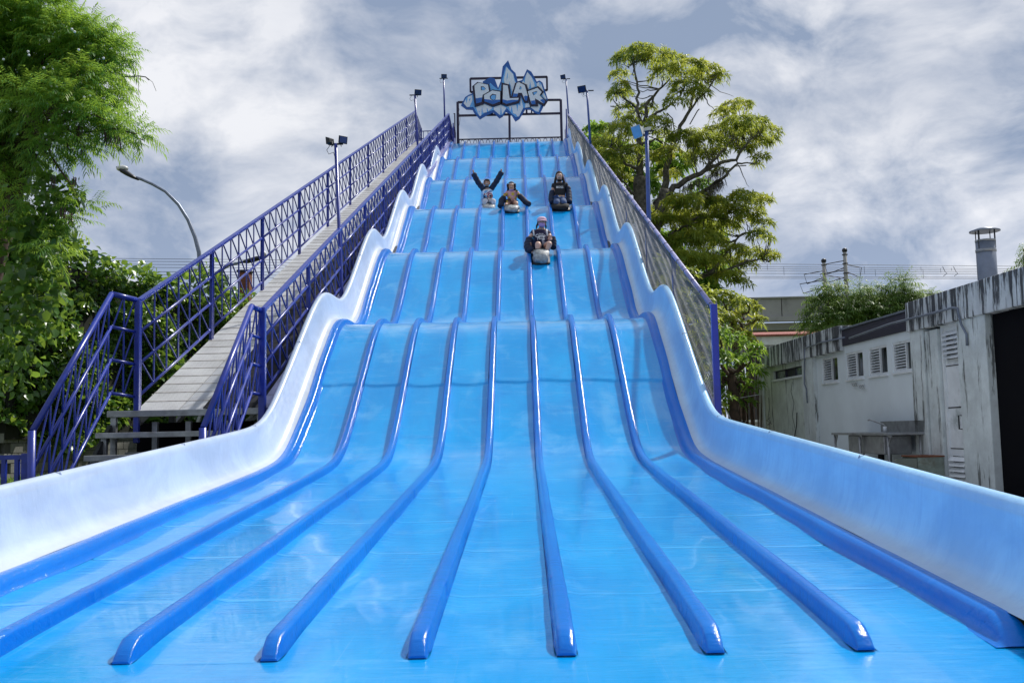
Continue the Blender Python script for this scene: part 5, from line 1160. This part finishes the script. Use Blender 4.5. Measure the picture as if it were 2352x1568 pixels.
def text_polys(txt, size, ox, oy, shear=0.0, sp=1.0, bold=0.0):
    cu = bpy.data.curves.new('t', 'FONT'); cu.body = txt; cu.size = size; cu.align_x = 'CENTER'; cu.shear = shear; cu.space_character = sp; cu.offset = bold; cu.resolution_u = 3
    ob = bpy.data.objects.new('t', cu); C.objects.link(ob); me = bpy.data.meshes.new_from_object(ob.evaluated_get(bpy.context.evaluated_depsgraph_get()))
    out_ = [[(ox+me.vertices[i].co.x, oy-me.vertices[i].co.y) for i in p.vertices] for p in me.polygons]; bpy.data.objects.remove(ob); bpy.data.meshes.remove(me); return out_
def disc(x, y, r, n=12, ry=None): return [(x+r*math.cos(2*math.pi*k/n), y+(ry or r)*math.sin(2*math.pi*k/n)) for k in range(n)]
def face(root, body, c, s, mood='laugh', nomouth=False):
    """eyes, brows, mouth on a head centred at c, radius ~ .09*s; faces -Y"""
    c = Vector(c)
    bv = BVHTree.FromObject(body, bpy.context.evaluated_depsgraph_get()); org = Vector(ORG[root.name])
    def on(dx, dz, lift=0.0):
        h = bv.ray_cast(c+Vector((dx*s, -.5, dz*s))-org, Vector((0, 1, 0))); return (h[0]+org-Vector((0, lift, 0))) if h[0] is not None else c+Vector((dx*s, -.09*s-lift, dz*s))
    for sx in (-1, 1):
        part('eye', MB().ball(on(sx*.034, .008, -.002), (.014*s, .006*s, .0055*s), 8, 5), M['hair'], root, True)
        part('eyebrow', MB().tube([on(sx*.018, .030, .001), on(sx*.034, .036, .001), on(sx*.052, .029, .001)], .004*s, 5), M['hair'], root, True)
    part('nose', MB().ball(on(0, -.015, .002), (.012*s, .014*s, .017*s), 8, 6), body.data.materials[0], root, True)
    if not nomouth:
        mo_ = part('mouth', MB().ball(on(0, -.047, -.001), (.036*s, .008*s, .019*s), 10, 6), M['mouth'], root, True)
        part('teeth', MB().ball(on(0, -.042, .004), (.030*s, .005*s, .008*s), 8, 5), M['teeth'], mo_, True)
def nylon_sack(label, X, Yb, w, h, m, gapY=.62, cat='sack', tilt=0.0, group='sliding sacks'):
    base_ = (X, Yb, zs(Yb)); r = thing('sliding_sack', label, cat, base_, group)
    rings = []
    for k, (f, ww, yy, hh) in enumerate(((0, .55, .02, .10), (.12, .9, -.01, .16), (.35, 1.0, .00, .22), (.65, .96, .05, .26), (.92, .98, .11, .27), (1.0, .93, .13, .25))):
        ring = []
        for q in range(16):
            a = 2*math.pi*q/16; cr = 1+.08*math.sin(q*2.7+k*1.3)+.08*math.sin(q*4.9-k*.7)+(.10 if (q+k) % 3 == 0 else -.03)*(.3+f*.7); ca, sa = math.cos(a), math.sin(a); ca = math.copysign(abs(ca)**.6, ca); sa = math.copysign(abs(sa)**.75, sa)
            ring.append((X+ca*w/2*ww*cr+tilt*f, Yb+.10+yy+sa*hh*.42*cr+.05*f*f, zs(Yb+.08)+.015+f*h+.02*math.sin(a*2+k)))
        rings.append(ring)
    mb = MB().loft(rings, closed=True); mb.add(rings[0], [tuple(range(16))]); part('bag', mb, m, r, True)
    part('hem', MB().tube(rings[-1]+[rings[-1][0]], .010, 5), M['cable'], r, True)
    ys_ = np.linspace(Yb+.06, Yb+gapY+.18, 10); top = [[(X+x, Y, zs(Y)+.035+.012*math.sin(Y*9+x*8)) for x in np.linspace(-w*.56, w*.56, 5)] for Y in ys_]; bot = [[(x, y, z-.03) for x, y, z in rg] for rg in top]
    ring2 = [t_+list(reversed(b_)) for t_, b_ in zip(top, bot)]; part('seat_mat', MB().loft(ring2, closed=True, caps=True), M['cable'], r, True)
    return r

def torso_set(J, arm=.5, low='pelvis'):
    q = {}
    for k in ('pelvis', 'belly', 'chest'):
        if k == 'pelvis' and low != 'pelvis': continue
        r = J[k][1]; r = r if isinstance(r, tuple) else (r, r); q[k] = (J[k][0], (r[0]*1.22+.012, r[1]*1.22+.012))
    c, n = Vector(J['chest'][0]), Vector(J['neck'][0]); q['neck'] = (c.lerp(n, .62), J['neck'][1]+.028)
    for h in 'LR':
        r = J['sh'+h][1]; q['sh'+h] = (J['sh'+h][0], r*1.25+.018); q['el'+h] = (Vector(J['sh'+h][0]).lerp(Vector(J['el'+h][0]), arm), r*1.1+.012)
    return q
def build_person(label, conv, K, sackpt, yguess, torso, legs_m, shirt_m, short_m, skin, sc, hair, group='people riding the slide', legwear='bare', fingers=''):
    Yb = contact(*conv(*sackpt), yguess); J = {}
    for k, v in K.items():
        (x, y), dy, r = v; J[k] = (at(*conv(x, y), Y=Yb+dy+(.10 if k[:2] in ('an', 'to') else 0)), r)
    pel = J['pelvis'][0]; root0 = (float(pel[0]), float(pel[1]), zs(pel[1]))
    for h_ in 'LR':
        if h_ in fingers:
            w_ = Vector(J['wr'+h_][0]); h0 = Vector(J['ha'+h_][0]); d = (h0-w_).normalized(); s_ = d.cross(Vector((0, 1, 0))).normalized()
            for f in range(5):
                a = (f-1.6)*.30 if f < 4 else -1.25*(1 if h_ == 'L' else 1); l_ = (.058, .066, .062, .050, .045)[f]*sc; J['fi%s%d' % (h_, f)] = (h0 + (d*math.cos(a)+s_*math.sin(a))*l_, .0075*sc)
    names = list(J)
    # the body is the root: one continuous mesh, clothes and hair are its children
    dummy = type('o', (), {'name': '__p'}); ORG['__p'] = root0
    body = skin_obj('person', J, EDG, skin, dummy_parent(root0), 2)
    body.parent = None; body.location = root0; ORG[body.name] = root0
    tag(body, label, 'person', group)
    return body, J, Yb
def dummy_parent(org):
    e = bpy.data.objects.new('tmp_parent', None); C.objects.link(e); ORG[e.name] = org; DUM.append(e); return e
DUM = []
cv5 = lambda x, y: ((1820+x*.1594)/1.7415, (650+y*.1594)/1.7415)
cv6 = lambda x, y: ((2050+x*.2742)/1.7415, (650+y*.2742)/1.7415)

def long_hair(root, pts, r, name='hair_lock'): part(name, MB().tube(pts, r, 7), M['hair'], root, True)

# boy with raised arms
K = dict(pelvis=((835,950),.52,.105), belly=((825,860),.56,.095), chest=((808,745),.62,(.10,.085)), neck=((800,645),.62,.04), headL=((800,590),.56,.062), headM=((800,525),.57,.086), headT=((800,455),.58,.066),
 shL=((735,700),.62,.045), elL=((580,500),.58,.035), wrL=((470,290),.52,.026), haL=((456,228),.50,(.03,.016)), shR=((890,690),.62,.045), elR=((1050,460),.58,.035), wrR=((1165,250),.52,.026), haR=((1160,205),.50,(.03,.016)),
 hipL=((785,985),.45,.065), knL=((745,955),.20,.055), anL=((740,1080),.06,.035), toL=((745,1150),.02,.03), hipR=((880,985),.45,.065), knR=((975,955),.22,.055), anR=((960,1090),.07,.035), toR=((950,1160),.02,.03))
body, J, Yb = build_person('laughing boy in white printed T-shirt sliding with both arms raised', cv5, K, (830,1238), 26.2, None, None, None, None, M['skin2'], .85, None, fingers='LR')
print('boy', Yb)
shirt = skin_obj('shirt', torso_set(J, .3), EDG, M['print_white'], body, 2, 0)
J2 = dict(J); 
leg = skin_obj('leggings', {k: J[k] for k in ('pelvis','hipL','knL','anL','hipR','knR','anR')}, EDG, M['pale_denim'], body, 2, .022)
puffed('padded_sleeve', [J['shL'][0], J['elL'][0], J['wrL'][0], J['wrL'][0]+(J['wrL'][0]-J['elL'][0])*.1], .078, body, M['padded'], 5)
puffed('padded_sleeve', [J['shR'][0], J['elR'][0], J['wrR'][0], J['wrR'][0]+(J['wrR'][0]-J['elR'][0])*.1], .078, body, M['padded'], 5)
hc = Vector(J['headM'][0]); part('hair', MB().ball(hc+Vector((0, .050, .040)), (.096, .086, .106), 14, 10).ball(hc+Vector((.02, -.03, .085)), (.065, .05, .03), 10, 6), M['hair'], body, True)
for sx in (-1, 1): part('ear', MB().ball(hc+Vector((sx*.088, .01, -.01)), (.014, .02, .028), 8, 6), M['skin2'], body, True)
face(body, body, hc, 1.0)
part('chin_mask', MB().ball(hc+Vector((0, -.03, -.105)), (.062, .05, .026), 10, 6), M['cable'], body, True)
print_on(shirt, [disc(760,870,55,10), disc(715,840,35,8), [(700,760),(760,700),(830,690),(800,740),(730,800)], [(790,760),(900,690),(930,720),(820,790)], disc(900,720,28,8)], cv5, Yb+.3, M['skyblue'])
print_on(shirt, [disc(880,840,72,14), [(705,800),(740,770),(760,800),(730,830)], [(780,780),(880,720),(890,735),(790,800)]], cv5, Yb+.3, M['red'], lift=.009)
print_on(shirt, [disc(885,838,44,12)], cv5, Yb+.3, M['print_white'], lift=.012); print_on(shirt, [disc(885,838,27,10), disc(740,880,30,8)], cv5, Yb+.3, M['navy_cloth'], lift=.015)
nylon_sack('silver sliding sack round the feet of the boy with raised arms', float(at(*cv5(830,1200), Y=Yb)[0]), Yb-.03, .38, .23, M['grey_cloth'])

# girl in pink
K = dict(pelvis=((1430,1000),.52,.11), belly=((1430,900),.56,.10), chest=((1425,790),.62,(.105,.09)), neck=((1420,710),.60,.04), headL=((1412,665),.54,.064), headM=((1415,600),.56,.088), headT=((1418,535),.58,.068),
 shL=((1310,770),.60,.045), elL=((1200,890),.50,.035), wrL=((1140,1040),.38,.026), haL=((1150,1100),.34,(.03,.018)), shR=((1560,770),.60,.045), elR=((1680,880),.50,.035), wrR=((1810,1010),.36,.026), haR=((1850,1050),.33,(.03,.018)),
 hipL=((1370,1030),.46,.07), knL=((1275,1065),.22,.058), anL=((1330,1150),.06,.038), toL=((1340,1200),.02,.03), hipR=((1490,1030),.46,.07), knR=((1545,1010),.22,.058), anR=((1530,1150),.07,.038), toR=((1510,1200),.02,.03))
body, J, Yb = build_person('smiling curly haired girl in pink T-shirt with yellow faces printed on it', cv5, K, (1420,1285), 26.0, None, None, None, None, M['skin2'], .85, None, fingers='')
print('girl', Yb)
shirt = skin_obj('shirt', torso_set(J, .5), EDG, M['pink'], body, 2, 0)
KS = {k: J[k] for k in ('pelvis','hipL','hipR')}; KS['knL'] = (Vector(J['hipL'][0]).lerp(Vector(J['knL'][0]), .6), .062); KS['knR'] = (Vector(J['hipR'][0]).lerp(Vector(J['knR'][0]), .6), .062)
skin_obj('shorts', KS, EDG, M['brown_short'], body, 2, .026)
puffed('padded_sleeve', [at(*cv5(x, y), Y=Yb+d) for x, y, d in ((1255,880,.5), (1170,930,.45), (1160,1030,.38), (1135,1120,.32))], .078, body, M['padded'], 4)
puffed('padded_sleeve', [at(*cv5(x, y), Y=Yb+d) for x, y, d in ((1610,830,.55), (1700,910,.48), (1780,1000,.4), (1880,1060,.33))], .075, body, M['padded'], 4)
hc = Vector(J['headM'][0]); hm = MB().ball(hc+Vector((0, .052, .040)), (.100, .086, .106), 14, 10)
for k in range(34):
    a = rnd.uniform(-.6, math.pi+.6); z = rnd.uniform(-.13, .07); hm.ball(hc+Vector((math.cos(a)*.105, .02+math.sin(a)*.075, z)), rnd.uniform(.022, .034), 7, 5)
part('hair', hm, M['hair'], body, True)
part('headband', MB().tube([hc+Vector((math.cos(a)*.097, .028-math.sin(a)*.092*.95, .055+.012*math.sin(a))) for a in np.linspace(.2, math.pi-.2, 9)], .0055, 6), M['print_white'], body, True)
face(body, body, hc, 1.0)
part('chin_mask', MB().ball(hc+Vector((0, -.03, -.11)), (.065, .05, .028), 10, 6), M['lilac'], body, True)
sp_l = [(1245,805,34),(1300,800,30),(1450,790,38),(1600,800,34),(1370,880,30),(1530,880,30),(1440,950,30),(1550,712,28),(1310,970,22)]
print_on(shirt, [disc(x, y, r, 12) for x, y, r in sp_l], cv5, Yb+.3, M['yellow'])
print_on(shirt, [disc(x-10, y-8, 4.5, 6) for x, y, r in sp_l]+[disc(x+10, y-8, 4.5, 6) for x, y, r in sp_l]+[[(x-18, y+6), (x, y+20), (x+18, y+6), (x, y+13)] for x, y, r in sp_l], cv5, Yb+.3, M['black_cloth'], lift=.010)
nylon_sack('silver sliding sack round the feet of the girl in pink', float(at(*cv5(1415,1200), Y=Yb)[0]), Yb-.03, .38, .21, M['grey_cloth'])

# woman in black T-shirt
K = dict(pelvis=((690,540),.52,.135), belly=((690,450),.58,.115), chest=((690,360),.64,(.14,.10)), neck=((688,285),.64,.05), headL=((685,250),.58,.070), headM=((683,205),.59,.095), headT=((683,160),.61,.074),
 shL=((600,340),.64,.055), elL=((575,450),.60,.042), wrL=((580,560),.42,.03), haL=((585,590),.38,(.035,.02)), shR=((780,330),.64,.055), elR=((815,440),.60,.042), wrR=((825,560),.42,.03), haR=((825,590),.38,(.035,.02)),
 hipL=((650,560),.46,.085), knL=((645,585),.18,.068), anL=((650,640),.05,.045), toL=((655,670),.02,.035), hipR=((730,560),.46,.085), knR=((750,585),.18,.068), anR=((745,640),.06,.045), toR=((740,670),.02,.035))
body, J, Yb = build_person('long haired woman in black T-shirt and jeans laughing in the right lane', cv6, K, (700,722), 26.0, None, None, None, None, M['skin'], 1.0, None, fingers='')
print('woman', Yb)
shirt = skin_obj('shirt', torso_set(J, .42), EDG, M['black_cloth'], body, 2, 0)
skin_obj('jeans', {k: J[k] for k in ('pelvis','hipL','knL','anL','hipR','knR','anR')}, EDG, M['denim'], body, 2, .024)
puffed('padded_sleeve', [at(*cv6(x, y), Y=Yb+d) for x, y, d in ((588,415,.62), (572,480,.58), (566,540,.48), (588,590,.38))], .080, body, M['padded'], 5)
puffed('padded_sleeve', [at(*cv6(x, y), Y=Yb+d) for x, y, d in ((800,355,.64), (818,430,.60), (825,520,.48), (828,592,.38))], .080, body, M['padded'], 5)
hc = Vector(J['headM'][0]); part('hair', MB().ball(hc+Vector((0, .054, .044)), (.104, .088, .120), 14, 10), M['hair'], body, True)
for sx, l_ in ((-1, .34), (1, .33)):
    long_hair(body, [hc+Vector((sx*.075, .02, .05)), hc+Vector((sx*.10, .01, -.06)), hc+Vector((sx*.125, -.01, -.17)), hc+Vector((sx*.15, -.02, -l_*.8))], [.03, .036, .034, .012])
face(body, body, hc, 1.0); part('chin_mask', MB().ball(hc+Vector((0, -.035, -.112)), (.075, .058, .040), 12, 8), M['cable'], body, True)
print_on(shirt, text_polys('BOSS', 44, 690, 375, sp=1.05, bold=.9), cv6, Yb+.3, M['print_white'])
part('belt_buckle', MB().box(at(*cv6(688, 492), Y=Yb+.40), (.035, .012, .02)), M['yellow'], body)
nylon_sack('black sliding sack under the woman in the black T-shirt', float(at(*cv6(700,700), Y=Yb)[0]), Yb-.03, .46, .21, M['black_cloth'])

# woman with pink cap
K = dict(pelvis=((425,1230),.62,.14), belly=((425,1150),.68,.12), chest=((425,1050),.74,(.145,.105)), neck=((425,960),.72,.05), headL=((425,925),.66,.068), headM=((428,880),.67,.093), headT=((430,835),.69,.074),
 shL=((305,1030),.72,.055), elL=((240,1110),.62,.042), wrL=((265,1270),.42,.03), haL=((290,1320),.36,(.035,.02)), shR=((520,1030),.72,.055), elR=((565,1120),.60,.042), wrR=((525,1120),.46,.026), haR=((548,1090),.43,(.032,.018)),
 hipL=((380,1240),.54,.085), knL=((372,1180),.24,.064), anL=((365,1310),.10,.045), toL=((370,1400),.05,.035), hipR=((470,1240),.54,.085), knR=((545,1175),.26,.064), anR=((490,1310),.12,.045), toR=((470,1400),.06,.035))
body, J, Yb = build_person('woman in pink visor cap and lilac face mask, knees drawn up, lowest on the slide', cv6, K, (430,1508), 20.4, None, None, None, None, M['skin'], 1.0, None, fingers='R')
print('cap', Yb)
shirt = skin_obj('shirt', torso_set(J, .45), EDG, M['navy_cloth'], body, 2, 0)
KS = {k: J[k] for k in ('pelvis','hipL','hipR')}; KS['knL'] = (Vector(J['hipL'][0]).lerp(Vector(J['knL'][0]), .45), .08); KS['knR'] = (Vector(J['hipR'][0]).lerp(Vector(J['knR'][0]), .45), .08)
skin_obj('shorts', KS, EDG, M['denim_dark'], body, 2, .024)
puffed('padded_sleeve', [at(*cv6(x, y), Y=Yb+d) for x, y, d in ((262,1110,.66), (232,1170,.60), (225,1250,.5), (290,1310,.38))], .085, body, M['padded'], 5)
puffed('padded_sleeve', [at(*cv6(x, y), Y=Yb+d) for x, y, d in ((575,1090,.66), (590,1150,.64), (590,1230,.6), (585,1240,.58))], .075, body, M['padded'], 4)
hc = Vector(J['headM'][0]); part('hair', MB().ball(hc+Vector((0, .036, .02)), (.102, .090, .10), 14, 10), M['hair'], body, True)
long_hair(body, [hc+Vector((-.08, .03, .0)), hc+Vector((-.11, .02, -.06)), hc+Vector((-.125, .0, -.14))], [.02, .022, .008]); long_hair(body, [hc+Vector((.075, .03, .0)), hc+Vector((.085, .02, -.08)), hc+Vector((.08, .0, -.15))], [.02, .02, .008])
face(body, body, hc, 1.0, nomouth=True)
part('face_mask', MB().ball(hc+Vector((-.002, -.052, -.055)), (.072, .058, .052), 14, 9), M['lilac'], body, True)
cp = MB(); cp.ball(hc+Vector((0, .02, .075)), (.104, .095, .062), 16, 8)
cpo = part('cap', cp, M['pink_cap'], body, True)
vz = MB(); rg = []
for r0, dz in ((.095, .05), (.135, .038), (.165, .022), (.164, .016), (.095, .040)): rg.append([tuple(hc+Vector((.014+math.cos(a)*r0*.72, .01-math.sin(a)*r0, dz+.012*math.sin(a)*0-.02*abs(math.cos(a))*0))) for a in np.linspace(.12, math.pi-.12, 13)])
vz.loft(rg); part('visor', vz, M['pink_cap'], cpo, True)
print_on(cpo, [[(407,800),(414,808),(440,797),(417,804),(412,799)]], cv6, Yb+.4, M['print_white'], name='emblem')
for x0_, x1_ in ((305, 315), (498, 512)):
    part('strap', MB().tube([at(*cv6(x0_, 975), Y=Yb+.64), at(*cv6(x0_+2, 1010), Y=Yb+.60), at(*cv6(x1_, 1070), Y=Yb+.58)], .017, 6, flat=.4), M['print_white'], body, True)
print_on(shirt, text_polys("I'M ON", 22, 418, 1048, bold=.5), cv6, Yb+.3, M['print_white'])
print_on(shirt, text_polys('Camp', 62, 402, 1087, shear=.25, bold=1.5), cv6, Yb+.3, M['print_white'])
print_on(shirt, text_polys('Time', 58, 408, 1130, shear=.25, bold=1.5)+[[(372,1136),(425,1142),(474,1128),(425,1136)]], cv6, Yb+.3, M['print_white'])
nylon_sack('silver sliding sack pulled up to the shins of the woman in the pink cap', float(at(*cv6(418,1450), Y=Yb)[0]), Yb-.02, .33, .31, M['grey_cloth'], .7)
for e in DUM: bpy.data.objects.remove(e)
